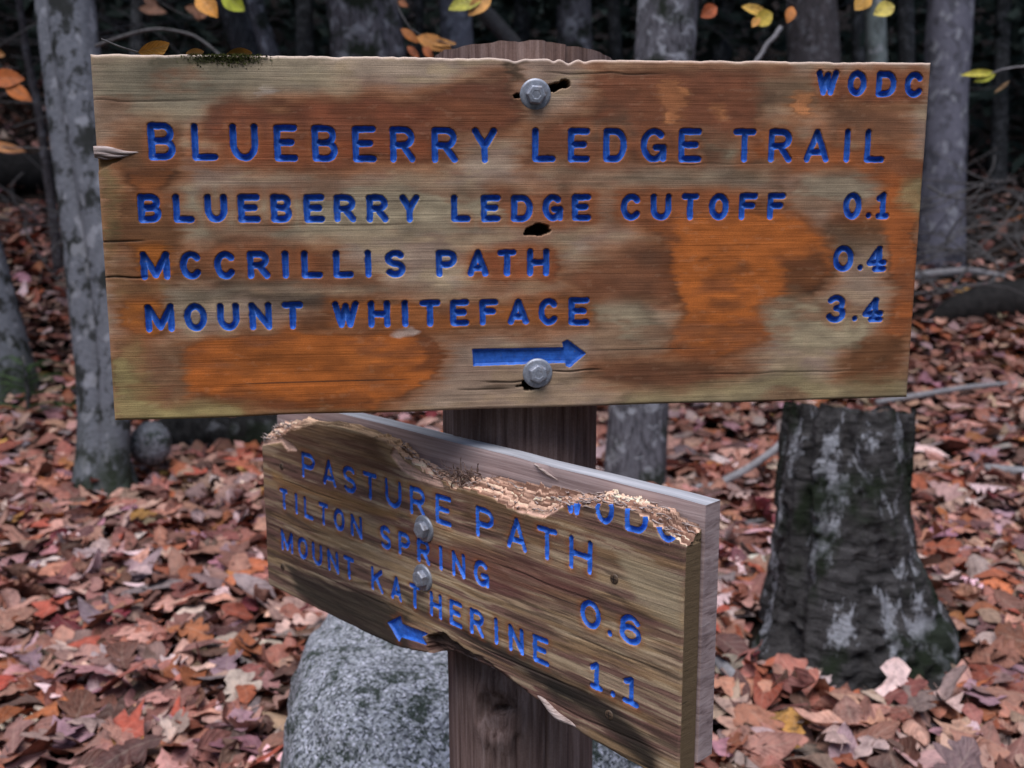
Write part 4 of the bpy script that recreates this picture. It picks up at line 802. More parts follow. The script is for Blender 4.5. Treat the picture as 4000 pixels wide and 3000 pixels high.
    Vb = np.where(broken[:, None], 1.7*layer+.7*(fbm(Ub*.5, q[None]*14, 0, 86, 2)-.5), Vl)
    yb0 = Y[:, -1][:, None]; Yb = yb0+(19-yb0)*q+1.5*(fbm(Ub*.05, q[None]*9, 0, 83, 3)-.5)*np.sin(q*math.pi)
    fresh = sstep(.38, .62, fb)
    old = sstep(300, 200, Ub)*sstep(30, 110, Ub)
    cb = lin((104, 76, 60))+(lin((196, 164, 138))-lin((104, 76, 60)))*fresh[..., None]; cb = cb+(lin((132, 112, 82))*(.5+fb)[..., None]-cb)*(0.8*old)[..., None]
    cb = cb*(0.35+0.75*_hash(layer.astype(np.int64), np.floor(Ub*.045+.37*layer).astype(np.int64), 0, 5)+0.5*fbm(Ub*.06, Vb*1.4, 0, 85, 3))[..., None]
    nv = nf+nb; P = np.concatenate([np.stack([U, Y, V], -1), np.stack([Ub, Yb, Vb], -1)], 1).reshape(-1, 3)/1e3
    S2 = np.concatenate([S, np.full((nu, nb), 99.0)], 1); I2 = np.concatenate([I, np.full((nu, nb), -1)], 1); C2 = np.concatenate([col, cb], 1)
    EV, EF, EC = box_rim(nu, nv, P, LO_T, lin((104, 86, 64)), skip_top=True)
    board = split_grid(e, 'lower', P, (nu, nv), S2, I2, contrast(C2, 1.12, (1.60, 1.53, 1.66)), LO, M_SIGN2, EV, EF, EC*1.4)
    bolt(e, 276.8, 130.1, ry=0.05, y0=0.0003, seed=8); bolt(e, 273.6, 82.7, ry=0.03, y0=0.0003, seed=9)
    for (u, v) in ((498.6, 142.9), (495.7, 31.9), (39.3, 143.2), (32.0, 29.1)): screw(e, u, v, 0.0004)
    # loose slivers standing off the break
    r = random.Random(4); sl = []
    for k in range(190):
        u = r.choice([r.uniform(2, 40), r.uniform(230, 330), r.uniform(330, 558), r.uniform(440, 558)]); y = r.uniform(0, 17); v = np.interp(u, a, topf)*(1-y/19)+np.interp(u, a, topb)*y/19+r.uniform(-.5, 2.0); L = r.uniform(3, 13)
        xs = np.linspace(0, 1, 5); c = np.stack([u+L*xs*r.choice([-1, 1]), y+0*xs, v+r.uniform(-.5, 2.8)*xs+0.6*np.sin(xs*5+k)], 1); sl.append(tube(c/1e3, (0.75*(1-xs)+.12)/1e3, 4))
    V_, F_ = join(sl); tag(link('sliver_fringe', mesh_np('sliver_fringe', V_, F_, [M_SPLIT]), e), kind='stuff')
    # torn strip hanging at the bottom edge
    xs = np.linspace(0, 1, 14); c = np.stack([415+52*xs, 2.0-3.0*np.sin(xs*3.1), 19.5-13.5*xs+1.2*np.sin(xs*9)], 1); V_, F_ = tube(c/1e3, (0.6+2.6*np.sin(np.clip(xs*1.1, 0, 1)*3.0))/1e3, 7)
    link('splinter', mesh_np('splinter', V_, F_, [M_SPLIT]), e)
    # backing board
    t = MT('planed_backing_wood'); v = t.obj(); g1 = t.noise(t.mapping(v, (6, 50, 240)), 1.0, 6, 0.62, 0.3); g2 = t.noise(t.mapping(v, (3, 20, 40)), 1.0, 3)
    c = t.ramp(g1, [(0.28, (0.22, 0.15, 0.145)), (0.5, (0.48, 0.36, 0.35)), (0.75, (0.62, 0.50, 0.49))]); c = t.mix(0.7, c, t.ramp(g2, [(0.3, (0.62, 0.6, 0.6)), (0.7, (1.15, 1.13, 1.12))]), 'MULTIPLY')
    m = t.fin(c, 0.8, t.bump(g1, 0.4, 0.0015), spec=0.25)
    nx, nz2 = 120, 44; X, Z = np.meshgrid(np.linspace(-1, 563, nx), np.linspace(11, 209.5, nz2), indexing='ij')
    topw = 0.7*(vnoise(X*.03, 0, 0, 3)-.5); Z = Z+topw*(Z > 200); Yf = 21+0.3*(fbm(X*.02, Z*.06, 0, 4, 3)-.5)+0.9*np.clip(1-np.minimum(209.5-Z, np.minimum(X+1, 563-X))/1.6, 0, 1)**2
    # a raised torn flake on the top arris
    Yf = Yf+1.6*sstep(1, -2, poly_sdf(X, Z, [(392, 211), (402, 204), (424, 199), (414, 206), (410, 211)]))
    BP = np.stack([X, Yf, Z], -1).reshape(-1, 3)/1e3; i, j = np.meshgrid(np.arange(nx-1), np.arange(nz2-1), indexing='ij'); k = (i*nz2+j).ravel(); Q = np.stack([k, k+nz2, k+nz2+1, k+1], 1)
    EV, EF, EC = box_rim(nx, nz2, BP, 0.040, lin((150, 132, 120)))
    t = MT('pale_top_wood'); v = t.obj(); g = t.noise(t.mapping(v, (6, 120, 60)), 1.0, 6, 0.65, 0.3)
    m2 = t.fin(t.ramp(g, [(0.28, (0.22, 0.22, 0.24)), (0.5, (0.42, 0.43, 0.47)), (0.75, (0.60, 0.61, 0.66))]), 0.85, t.bump(g, 0.4, 0.0015), spec=0.2)   # top face of the plank, a paler grey than its front
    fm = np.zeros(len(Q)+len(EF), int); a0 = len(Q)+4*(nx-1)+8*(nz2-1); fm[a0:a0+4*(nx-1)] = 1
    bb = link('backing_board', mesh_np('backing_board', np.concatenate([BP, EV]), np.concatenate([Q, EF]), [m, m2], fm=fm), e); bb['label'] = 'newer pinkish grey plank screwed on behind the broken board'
    xs = np.linspace(0, 1, 8); fl = tube(np.stack([394+28*xs, 20.6-1.2*np.sin(xs*3), 209-9*xs], 1)/1e3, (1.3*np.sin(np.clip(xs+.08, 0, 1)*3.0)+.1)/1e3, 5)
    link('torn_flake', mesh_np('torn_flake', *fl, [M_SPLIT]), bb)
    return e
LOWER = build_lower()
def lower_pt(u, v, y=0.0):
    c, s = math.cos(LO_TH), math.sin(LO_TH); return np.array(LO_POS)+np.array([c, -s, 0])*u/1e3+np.array([s, c, 0])*y/1e3+np.array([0, 0, v/1e3])
# litter caught on the break: bits of bark and a curled dead leaf stalk
def build_litter():
    r = np.random.default_rng(12); parts = []
    o = lower_pt(318, 181, 12)
    for k in range(70):
        c = r.normal(0, 1, 3)*np.array([9, 5, 4]); L = r.uniform(4, 17); d = r.normal(0, 1, 3)*[1, .6, 1]+[0, 0, .5]; d /= np.linalg.norm(d); bend = r.normal(0, 1, 3)*L*.25; xs = np.linspace(0, 1, 5)[:, None]
        parts.append(tube((c+d*L*xs+bend*np.sin(xs*3.1)+[0, 0, 2])/1e3, np.full(5, r.uniform(.3, 1.0)/1e3)*np.linspace(1, .4, 5), 4))
    V, F = join(parts); c_, s_ = math.cos(LO_TH), math.sin(LO_TH); V = np.stack([V[:, 0]*c_+V[:, 1]*s_, -V[:, 0]*s_+V[:, 1]*c_, V[:, 2]], 1)
    o_ = link('wood_litter', mesh_np('wood_litter', V, F, [mat_plain('dead_plant_litter', (0.05, 0.03, 0.025), (0.30, 0.20, 0.16), 400.0)])); o_.location = o
    tag(o_, 'tuft of rotten wood shreds and needles caught on the broken edge of the lower sign', 'litter', None, 'stuff')
build_litter()

# ------------------------------------------------------------------ the post
def build_post():
    cx, cy, r0 = 0.0035, 0.101, 0.0725; zt, zb = 0.161, Z0-0.12; n, seg = 260, 200
    t = MT('weathered_post_wood'); v = t.obj(); g = t.noise(t.mapping(v, (190, 190, 7)), 1.0, 6, 0.65, 0.4); g2 = t.noise(t.mapping(v, (24, 24, 5)), 1.0, 5, 0.65, 0.5); sp = t.noise(v, 500.0, 3, 0.7)
    c = t.ramp(g, [(0.28, (0.085, 0.048, 0.042)), (0.48, (0.22, 0.145, 0.128)), (0.72, (0.38, 0.28, 0.26))]); c = t.mix(0.8, c, t.ramp(g2, [(0.3, (0.45, 0.42, 0.41)), (0.55, (1, 1, 1)), (0.8, (1.25, 1.2, 1.2))]), 'MULTIPLY')
    c = t.mix(t.ramp(t.noise(t.mapping(v, (60, 60, 4), (5, 2, 0)), 1.0, 3), [(0.66, 0.0), (0.72, 0.75)]), c, (0.012, 0.009, 0.009))
    c = t.mix(0.4, c, t.ramp(sp, [(0.3, 0.6), (0.6, 1.15)]), 'MULTIPLY')
    m = t.fin(c, 0.85, t.bump(t.math('ADD', g, t.math('MULTIPLY', g2, 0.6)), 0.6, 0.003), spec=0.2)
    z = np.linspace(zb, zt, n); A = np.arange(seg)*2*math.pi/seg; ZZ, AA = np.meshgrid(z, A, indexing='ij'); ca, sa = np.cos(AA), np.sin(AA)
    R = r0*(1+0.035*(fbm(ca*1.2, sa*1.2, ZZ*2, 91, 3)-.5)*2)+0.0016*(fbm(ca*16, sa*16, ZZ*5, 92, 3)-.5)*2
    # drying checks and the knot hole
    for a0, z0, z1, dp in ((-1.20, 0.10, 0.2, .004), (-1.75, 0.06, .2, .003), (-1.45, .12, .2, .003), (-1.35, -.9, -.3, .004), (-2.1, -.7, -.44, .003), (-.9, -.35, -.1, .004), (-1.9, -.3, -.12, .004)):
        da = (AA-a0+math.pi) % (2*math.pi)-math.pi+0.03*(vnoise(ZZ*20, a0, 0, 3)-.5); R = R-dp*np.exp(-(da/0.018)**2)*sstep(z0, z0+.03, ZZ)*sstep(z1, z1-.03, ZZ)
    kp = at(1048, 1572, 0.93); ka = math.atan2(kp[1]-cy, kp[0]-cx); da = ((AA-ka+math.pi) % (2*math.pi)-math.pi)*r0; dz = ZZ-kp[2]
    kw = 0.9*(fbm(AA*9, ZZ*60, 0, 95, 3)-.5); kn = np.hypot(da/0.016, dz/0.026)+kw; R = R+0.0045*np.exp(-((kn-1.2)/.4)**2)*(1+kw)-0.007*np.exp(-((da+.012)/.006)**2-(dz/.018)**2)-.002*np.exp(-kn**2)
    slot = np.hypot((da-0.006)/0.010, (dz-0.001-.25*(da-.006))/0.0042)+.5*kw; R = R-0.016*np.exp(-slot**4)
    top = zt+0.0035*(vnoise(AA*20, 0, 0, 5)-.5)*0
    ZZ = ZZ-sstep(zt-.05, zt, ZZ)*(0.0025*np.abs(ca)**2+0.005*(ca > 0)*ca+0.002*(vnoise(AA*9, 2, 0, 5)-.5))
    wide = sstep(-.15, .1, ZZ)
    V = np.stack([cx+.005*wide+(R+.006*wide)*ca, cy+.006*wide+(R+.006*wide)*sa, ZZ], -1).reshape(-1, 3)
    i, j = np.meshgrid(np.arange(n-1), np.arange(seg), indexing='ij'); i, j = i.ravel(), j.ravel(); j2 = (j+1) % seg; Q = np.stack([i*seg+j, i*seg+j2, (i+1)*seg+j2, (i+1)*seg+j], 1)
    TV, TF = [V[-seg:]], []
    base = np.array([cx, cy, zb]); e = empty('sign_post', base); tag(e, 'round weathered grey brown wooden post carrying both trail signs', 'post')
    link('shaft', mesh_np('shaft', V-base, Q, [m]), e)
    ring = V[-seg:]; c0 = ring.mean(0); rows = [c0+(ring-c0)*s+np.array([0, 0, 0.0015*(1-s)]) for s in (0.999, .96, .7, .4, .1)]; TV = np.concatenate(rows)
    i, j = np.meshgrid(np.arange(4), np.arange(seg), indexing='ij'); i, j = i.ravel(), j.ravel(); j2 = (j+1) % seg
    link('sawn_top', mesh_np('sawn_top', TV-base, np.stack([i*seg+j, i*seg+j2, (i+1)*seg+j2, (i+1)*seg+j], 1), [m]), e)
build_post()
# ------------------------------------------------------------------ fallen leaves
def leaf_shape(kind, r, cols=3):
    """flat outline as rows across the midrib, then rolled across and bent along; returns V, F, (t, s) per point"""
    if kind == 'oak':
        L, W = r.uniform(.10, .15), r.uniform(.075, .10); t = np.array([0, .06, .11, .16, .22, .27, .33, .38, .43, .48, .54, .58, .63, .68, .74, .79, .85, .91, 1.0])
        w = np.array([.03, .08, .26, .30, .20, .50, .66, .60, .32, .82, 1.0, .90, .42, .72, .78, .50, .40, .42, .06])*W/2
    elif kind == 'maple':
        L, W = r.uniform(.075, .11), r.uniform(.08, .115); t = np.array([0, .06, .14, .26, .36, .46, .54, .62, .74, .86, 1.0])
        w = np.array([.06, .34, .62, .36, .62, 1.0, .66, .34, .42, .12, .01])*W/2
    else:
        L, W = r.uniform(.075, .125), r.uniform(.042, .066); t = np.linspace(0, 1, 8); w = (np.sin(math.pi*np.clip(t*.97+.02, 0, 1))**.75)*W/2*(1.05-.35*t)
    s = np.linspace(-1, 1, cols); T, Sg = np.meshgrid(t, s, indexing='ij')
    asym = 1+0.14*np.sin(T*9+r.uniform(0, 6))*np.sign(Sg); X = Sg*w[:, None]*asym; Yl = T*L
    if kind == 'maple': Yl = Yl+np.abs(Sg)*0.22*L*np.sin(np.clip(T, 0, 1)*math.pi)*0.8
    if kind == 'oak': Yl = Yl+np.abs(Sg)*0.07*L*np.sin(T*math.pi)
    kc = r.choice([r.uniform(-14, 14), r.uniform(8, 34), r.uniform(-30, -6), r.uniform(30, 70)], p=[.34, .33, .23, .10]); kl = r.uniform(-13, 13); fold = r.uniform(-.12, .3)
    ang = X*(kc if abs(kc) > 1 else 1); k_ = kc if abs(kc) > 1 else 1
    x1 = np.sin(ang)/k_; z1 = (1-np.cos(ang))/k_+np.abs(X)*fold+0.004*np.sin(T*8+Sg*3+r.uniform(0, 6))*np.abs(Sg)
    if abs(kl) > 1:
        a2 = (Yl-L/2)*kl; y2 = np.sin(a2)*(1/kl-z1)*1.0; z2 = 1/kl-np.cos(a2)*(1/kl-z1)
    else: y2, z2 = Yl-L/2, z1
    x1 = x1+0.15*(Yl-L/2)**2/L*r.uniform(-1, 1)*3
    V = np.stack([x1, y2, z2], -1).reshape(-1, 3); V[:, 2] -= V[:, 2].mean()
    n = len(t); i, j = np.meshgrid(np.arange(n-1), np.arange(cols-1), indexing='ij'); k = (i*cols+j).ravel(); F = np.stack([k, k+1, k+cols+1, k+cols], 1)
    UVs = np.stack([T, Sg, 0*T], -1).reshape(-1, 3)
    # stalk
    return V, F, UVs
LEAF_COL = [((184, 146, 134), 24), ((166, 122, 108), 20), ((154, 104, 90), 15), ((162, 96, 72), 8), ((180, 114, 74), 4), ((130, 90, 80), 11), ((94, 68, 62), 10), ((196, 170, 160), 11), ((160, 142, 144), 8), ((208, 192, 190), 6), ((142, 122, 106), 5), ((112, 46, 54), 2), ((160, 82, 66), 2.5), ((180, 144, 78), 1.2), ((160, 122, 134), 4)]
_lc = np.array([lin(c) for c, w in LEAF_COL]); _lw = np.array([w for c, w in LEAF_COL], float); _lw /= _lw.sum()
def leaf_colour(r, n): return _lc[r.choice(len(_lc), n, p=_lw)]*(0.55+0.8*r.random((n, 1))**1.2)*(1+0.06*r.normal(size=(n, 3)))*np.array([.96, .86, .84])
def rot_random(r, n, tilt):
    yaw = r.random(n)*2*math.pi; ax = r.random(n)*2*math.pi; a = np.abs(r.normal(0, tilt, n)); c, s = np.cos(yaw), np.sin(yaw); Z = np.zeros((n, 3, 3)); Z[:, 0, 0], Z[:, 0, 1], Z[:, 1, 0], Z[:, 1, 1], Z[:, 2, 2] = c, -s, s, c, 1
    k = np.stack([np.cos(ax), np.sin(ax), 0*ax], 1); K = np.zeros((n, 3, 3)); K[:, 0, 1], K[:, 0, 2], K[:, 1, 0], K[:, 1, 2], K[:, 2, 0], K[:, 2, 1] = -k[:, 2], k[:, 1], k[:, 2], -k[:, 0], -k[:, 1], k[:, 0]
    Rm = np.eye(3)+np.sin(a)[:, None, None]*K+(1-np.cos(a))[:, None, None]*(K@K); flip = np.where(r.random(n) < .45, -1.0, 1.0); Fm = np.zeros((n, 3, 3)); Fm[:, 0, 0] = 1; Fm[:, 1, 1] = flip; Fm[:, 2, 2] = flip
    return Rm@Z@Fm
def sample_floor(r, n, d0, d1, half):
    d = np.sqrt(r.uniform(d0**2, d1**2, n)); a = YAW+r.uniform(-half, half, n); x, y = CAM_POS[0]+np.sin(a)*d, CAM_POS[1]+np.cos(a)*d
    ok = np.hypot(x-STUMP[0], y-STUMP[1]) > 0.24
    ok &= np.hypot((x-RC[0])/(ROCK_R[0]*.93), (y-RC[1])/(ROCK_R[1]*.93)) > 1.0
    ok &= np.hypot(x-0.0035, y-0.101) > 0.085
    ok &= ~((x > 1.9) & (y > 4.3) & (r.random(n) < 0.78)) & ~((x < -1.6) & (y > 6.2) & (r.random(n) < 0.6))     # thinner cover under the brush
    return x[ok], y[ok]
def leaf_mass(name, label, r, x, y, variants, lift, tilt, scale=1.0, dark=1.0):
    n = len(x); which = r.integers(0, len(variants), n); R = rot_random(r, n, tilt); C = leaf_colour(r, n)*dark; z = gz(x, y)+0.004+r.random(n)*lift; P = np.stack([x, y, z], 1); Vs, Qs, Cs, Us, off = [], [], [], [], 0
    for k, (v, f, uv) in enumerate(variants):
        m = np.where(which == k)[0]
        if not len(m): continue
        sc = scale*(0.8+0.45*r.random(len(m)))
        W = np.einsum('nij,vj->nvi', R[m], v)*sc[:, None, None]; low = W[..., 2].min(1)*0.55; W = W+P[m][:, None]; W[..., 2] -= low[:, None]
        Vs.append(W.reshape(-1, 3)); Qs.append((f[None]+(np.arange(len(m))*len(v))[:, None, None]+off).reshape(-1, 4)); Cs.append(np.repeat(C[m], len(v), 0)); Us.append(np.tile(uv, (len(m), 1))); off += len(m)*len(v)
    me = mesh_np(name, np.concatenate(Vs), np.concatenate(Qs), [M_LEAF], True, {'col': ('FLOAT_COLOR', rgba(np.concatenate(Cs))), 'luv': ('FLOAT_VECTOR', np.concatenate(Us))})
    return tag(link(name, me), label, 'leaf litter', None, 'stuff')
def leaves():
    r = np.random.default_rng(21); kinds = ['beech']*9+['oak']*5+['maple']*1
    V3 = [leaf_shape(k, r, 5 if k == 'beech' else 3) for k in kinds for _ in range(4)]
    def coarse(v, f, uv):
        n = len(v)//3; keep = sorted(set(np.linspace(0, n-1, 6).astype(int))); idx = np.concatenate([np.arange(3)+3*k for k in keep]); m = len(keep); i, j = np.meshgrid(np.arange(m-1), np.arange(2), indexing='ij'); k = (i*3+j).ravel()
        return v[idx], np.stack([k, k+1, k+4, k+3], 1), uv[idx]
    VC = [coarse(*leaf_shape('beech', r, 3)) for _ in range(30)]
    x, y = sample_floor(r, 14000, 1.15, 3.6, 1.02); leaf_mass('leaf_litter', 'brown and pinkish fallen leaves covering the near forest floor', r, x, y, V3, .055, .38, .96)
    x, y = sample_floor(r, 19000, 3.55, 7.5, .70); leaf_mass('leaf_litter', 'reddish brown fallen leaves on the middle forest floor among the trunks', r, x, y, VC, .04, .34, 1.08)
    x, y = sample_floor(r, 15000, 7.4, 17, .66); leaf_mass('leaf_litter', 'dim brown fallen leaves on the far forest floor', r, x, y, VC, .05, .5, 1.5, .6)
    # the leaves that lie on top and nearest, each by itself
    V5 = [(k, leaf_shape(k, r, 5 if k == 'beech' else 3)) for k in ['beech']*24+['oak']*14+['maple']*4]
    meshes = []
    for q, (k, (v, f, uv)) in enumerate(V5):
        c = leaf_colour(r, 1)[0]*1.05
        st = tube(np.array([v[1 if len(v) % 5 else 2]+[0, -0.0005, 0], v[1 if len(v) % 5 else 2]+[0.002, -0.014, .002], v[1 if len(v) % 5 else 2]+[0.005, -0.024, .006]]), [.0009, .0008, .0006], 3, False)
        nv = len(v); VV = np.concatenate([v, st[0]]); FF = np.concatenate([f, st[1][0]+nv]); UU = np.concatenate([uv, np.full((len(st[0]), 3), .5)])
        meshes.append(mesh_np('fallen_leaf', VV, FF, [M_LEAF], True, {'col': ('FLOAT_COLOR', rgba(np.tile(c, (len(VV), 1)))), 'luv': ('FLOAT_VECTOR', UU)}))
    count = 0; rr = np.random.default_rng(33)
    while count < 300:
        left = rr.random() < .62
        vx, vy = (rr.uniform(-20, 900), rr.uniform(960, 1680)) if left else (rr.uniform(1500, 2230), rr.uniform(1000, 1680))
        if left and vx > 590 and vy > 1330: continue
        if 566 < vx < 960 and vy < 1262+(vx-577)*.45: continue
        p = ground_hit(vx, vy)
        if math.hypot(p[0]-STUMP[0], p[1]-STUMP[1]) < .30 or math.hypot((p[0]-RC[0])/ROCK_R[0], (p[1]-RC[1])/ROCK_R[1]) < 1.0: continue
        o = link('fallen_leaf', meshes[rr.integers(len(meshes))], GROUND); o.location = (p[0], p[1], float(gz(p[0], p[1]))+.052+rr.random()*.025)
        t = abs(rr.normal(0, .24)); o.rotation_euler = (t*math.cos(rr.random()*6.28)+(math.pi if rr.random() < .4 else 0), t*math.sin(rr.random()*6.28), rr.random()*6.28); s = rr.uniform(.68, 1.05); o.scale = (s, s, s); count += 1
leaves()
# ------------------------------------------------------------------ twigs with the last yellow and orange leaves
def hung_leaf(parent, p, size, colour, up, side, r, fold=.2, wide=.30):
    """one leaf from its stalk end p, pointing along up, spread along side"""
    up, side = np.asarray(up, float), np.asarray(side, float); up /= np.linalg.norm(up); side -= up*(side@up); side /= np.linalg.norm(side); nrm = np.cross(up, side)
    t = np.linspace(0, 1, 9); w = np.sin(math.pi*np.clip(t*.98+.01, 0, 1))**.8*size*wide*(1.1-.3*t); s = np.array([-1, -.5, 0, .5, 1])
    T, S = np.meshgrid(t, s, indexing='ij'); X = S*w[:, None]; Z = np.abs(X)*fold+.10*size*np.sin(T*3+r.random()*3)*T
    V = np.asarray(p)+(T*size)[..., None]*up+X[..., None]*side+Z[..., None]*nrm; i, j = np.meshgrid(np.arange(8), np.arange(4), indexing='ij'); k = (i*5+j).ravel()
    V = V.reshape(-1, 3); loc = np.array(parent.location); V = V-loc
    n = len(V); return link('leaf', mesh_np('leaf', V, np.stack([k, k+1, k+6, k+5], 1), [M_LEAF], True, {'col': ('FLOAT_COLOR', rgba(np.tile(lin(colour), (n, 1)))), 'luv': ('FLOAT_VECTOR', np.stack([T, S, 0*T], -1).reshape(-1, 3))}), parent)
def twig(label, pts, r0, r1, leaves_, mat=None, cat='twig', group=None, seed=1, name='leafy_twig'):
    pts = np.array(pts, float); r = random.Random(seed)
    if name == 'leafy_twig':                  # the twig hangs from a longer branch that comes down from above or from the side
        q = pts[0]-CAM_POS; s = (q@RIGHT)/(q@FWD); v = np.array([0.15, 0.35, 1.5]) if abs(s) < .47 else np.array([math.copysign(1.1, s), 0.2, 0.5])
        pts = np.vstack([pts[0]+v, pts[0]+v*.45+[.03, .02, 0], pts])
    e = empty(name, pts[0]); P = resample(pts, 16 if name == 'bare_twig' else 48)-pts[0]; nP = len(P)
    k_ = np.arange(nP); P = P+np.stack([.004*np.sin(k_*1.7+seed), .003*np.cos(k_*2.1), .004*np.sin(k_*1.1+2)], 1)*np.linspace(0, 1, nP)[:, None]
    link('stem', mesh_np('stem', *tube(P, np.linspace(r0*(1 if name == 'bare_twig' else 2.4), r1, nP), 7), [mat or M_TWIG]), e)
    for (vx0, vy0, vx1, vy1, dep, c, wd) in leaves_:
        a, b = at(vx0, vy0, dep), at(vx1, vy1, dep); d = b-a; sd = np.cross(d, FWD)+FWD*np.linalg.norm(d)*r.uniform(-.15, .15)
        hung_leaf(e, a, np.linalg.norm(d), c, d, sd, r, r.uniform(.05, .35), wd)
    return tag(e, label, cat, group)
Yw, Og, Gr, Br = (206, 176, 84), (196, 122, 52), (168, 170, 60), (150, 96, 68)
twig('twig with one orange and one yellow green leaf hanging into the top left', [at(380, -160, 1.9), at(430, -60, 1.9), at(470, -30, 1.9), at(520, -25, 1.9)], .002, .001, [(425, -12, 470, 38, 1.9, (206, 142, 60), .34), (480, -14, 527, 22, 1.9, (170, 176, 50), .36)], seed=2)
twig('twig with yellow green and golden leaves hanging just above the post top', [at(900, -130, 2.0), at(960, -50, 2.0), at(1010, -22, 2.0), at(1070, -14, 2.0)], .002, .001, [(1045, -8, 968, 18, 2.0, (176, 172, 70), .26), (1060, -12, 1012, 34, 2.0, (206, 150, 80), .30)], seed=3)
twig('drooping twig with withered orange leaves touching the left side of the post top', [at(840, -90, 2.3), at(850, 0, 2.3), at(872, 70, 2.3), at(930, 92, 2.3), at(985, 100, 2.3)], .002, .001,
     [(866, 62, 905, 92, 2.3, (176, 108, 52), .20), (900, 80, 975, 105, 2.3, (190, 130, 66), .22), (880, 100, 905, 125, 2.3, (160, 84, 40), .24), (915, 98, 935, 130, 2.3, (170, 92, 44), .25), (860, 2, 882, 14, 2.3, (150, 92, 56), .3), (925, 92, 985, 92, 2.3, (196, 138, 70), .16)], seed=4)
twig('twig with three yellow leaves and one rust leaf left of the brown ridged trunk', [at(1560, -140, 2.0), at(1600, -40, 2.0), at(1660, -8, 2.0), at(1720, 10, 2.0)], .002, .001,
     [(1602, 14, 1668, 30, 2.0, (214, 172, 78), .18), (1668, 28, 1630, 52, 2.0, (206, 180, 76), .42), (1640, 36, 1625, 58, 2.0, (206, 150, 76), .35), (1712, 14, 1700, 50, 2.0, (196, 124, 62), .34)], seed=5)
twig('twig with a single rust orange leaf beside the lichen spotted trunk', [at(1500, -110, 2.2), at(1530, -40, 2.2), at(1545, 5, 2.2)], .0016, .0009, [(1548, 14, 1515, 36, 2.2, (168, 86, 46), .42)], seed=6)
twig('twig with a golden leaf and a pale yellow leaf above the WODC letters', [at(1800, -140, 1.9), at(1850, -40, 1.9), at(1890, -8, 1.9), at(1930, 0, 1.9)], .002, .001, [(1880, -14, 1848, 20, 1.9, (208, 158, 74), .42), (1932, 12, 1888, 30, 1.9, (206, 188, 92), .40)], seed=7)
twig('twig with narrow yellow green leaves reaching in from the right picture edge', [at(2330, 110, 2.4), at(2250, 142, 2.4), at(2200, 145, 2.4), at(2140, 158, 2.4)], .0035, .0015, [(2150, 158, 2076, 162, 2.4, (186, 176, 66), .12), (2150, 160, 2105, 176, 2.4, (178, 180, 62), .2), (2180, 175, 2150, 200, 2.4, (150, 120, 84), .12), (2212, 142, 2260, 148, 2.4, (196, 160, 84), .2)], M_PALETWIG, seed=8)
twig('orange oak leaf on a twig at the left picture edge beside the beech', [at(-90, 300, 2.6), at(-50, 230, 2.6), at(-10, 190, 2.6), at(20, 180, 2.6)], .002, .001, [(-20, 170, 52, 170, 2.6, (170, 92, 40), .30), (10, 180, 66, 216, 2.6, (184, 104, 46), .26), (-30, 175, 10, 150, 2.6, (150, 82, 46), .3)], seed=9)
twig('tan curled leaf on a twig just above the black log at the left edge', [at(-70, 290, 3.0), at(-20, 312, 3.0), at(40, 322, 3.0), at(105, 322, 3.0)], .003, .0015, [(-30, 312, 52, 325, 3.0, (176, 120, 74), .14), (-20, 110, 10, 120, 3.0, (160, 110, 60), .3)], seed=10)
twig('bowed bare twig arching from the beech down to the sign top', [at(205, 100, 2.6), at(260, 78, 2.6), at(330, 62, 2.6), at(385, 62, 2.6), at(430, 82, 2.6), at(475, 118, 2.6), at(500, 150, 2.6)], .0042, .003, [], M_TWIG, seed=11, name='bare_twig')
twig('bare pale twig tip slanting beside the brown ridged trunk', [at(1600, 200, 3.2), at(1640, 120, 3.2), at(1668, 85, 3.2), at(1688, 58, 3.2)], .005, .008, [], M_PALETWIG, seed=12, name='bare_twig')
twig('small withered twig with pale brown leaves behind the top left of the sign', [at(280, -80, 3.4), at(330, -10, 3.4), at(370, 30, 3.4), at(420, 40, 3.4)], .002, .001, [(310, -8, 340, 12, 3.4, (120, 84, 66), .3), (300, 18, 360, 26, 3.4, (130, 92, 72), .2), (400, 16, 450, 28, 3.4, (130, 90, 66), .22), (420, 20, 430, 44, 3.4, (120, 80, 60), .3), (450, 26, 425, 38, 3.4, (140, 96, 72), .3)], seed=13)
# fallen yellow leaves lying on the top edge of the upper sign
def top_leaf(name, label, u, size, c, rot, seed, stand):
    r = random.Random(seed); e = empty(name, (u/1e3, 0.012, 0.1436)); tag(e, label, 'leaf')
    d = np.array([math.cos(rot), .35, stand]); hung_leaf(e, np.array([u/1e3-size*.5*math.cos(rot), .004, .1445]), size, c, d, (0.1, -.45, .9), r, .4, .30)
    if seed == 3: st = tube(resample([[-size*.5*math.cos(rot), -.008, .001], [-size*.5*math.cos(rot)-.012, -.010, .004], [-size*.5*math.cos(rot)-.026, -.012, .010]], 6), np.linspace(.0008, .0006, 6), 5); link('stalk', mesh_np('stalk', *st, [M_TWIG]), e)
top_leaf('yellow_leaf', 'curled golden leaf lying on the top edge of the upper sign near its left end', -292, .025, (190, 138, 58), .1, 3, .35)
top_leaf('yellow_leaf', 'small tan leaf scrap on the sign top edge between the golden leaf and the moss', -262, .014, (170, 130, 76), .2, 5, .1)
top_leaf('yellow_leaf', 'small ochre leaf lying on the moss of the sign top edge', -228, .020, (160, 116, 50), .1, 7, .06)
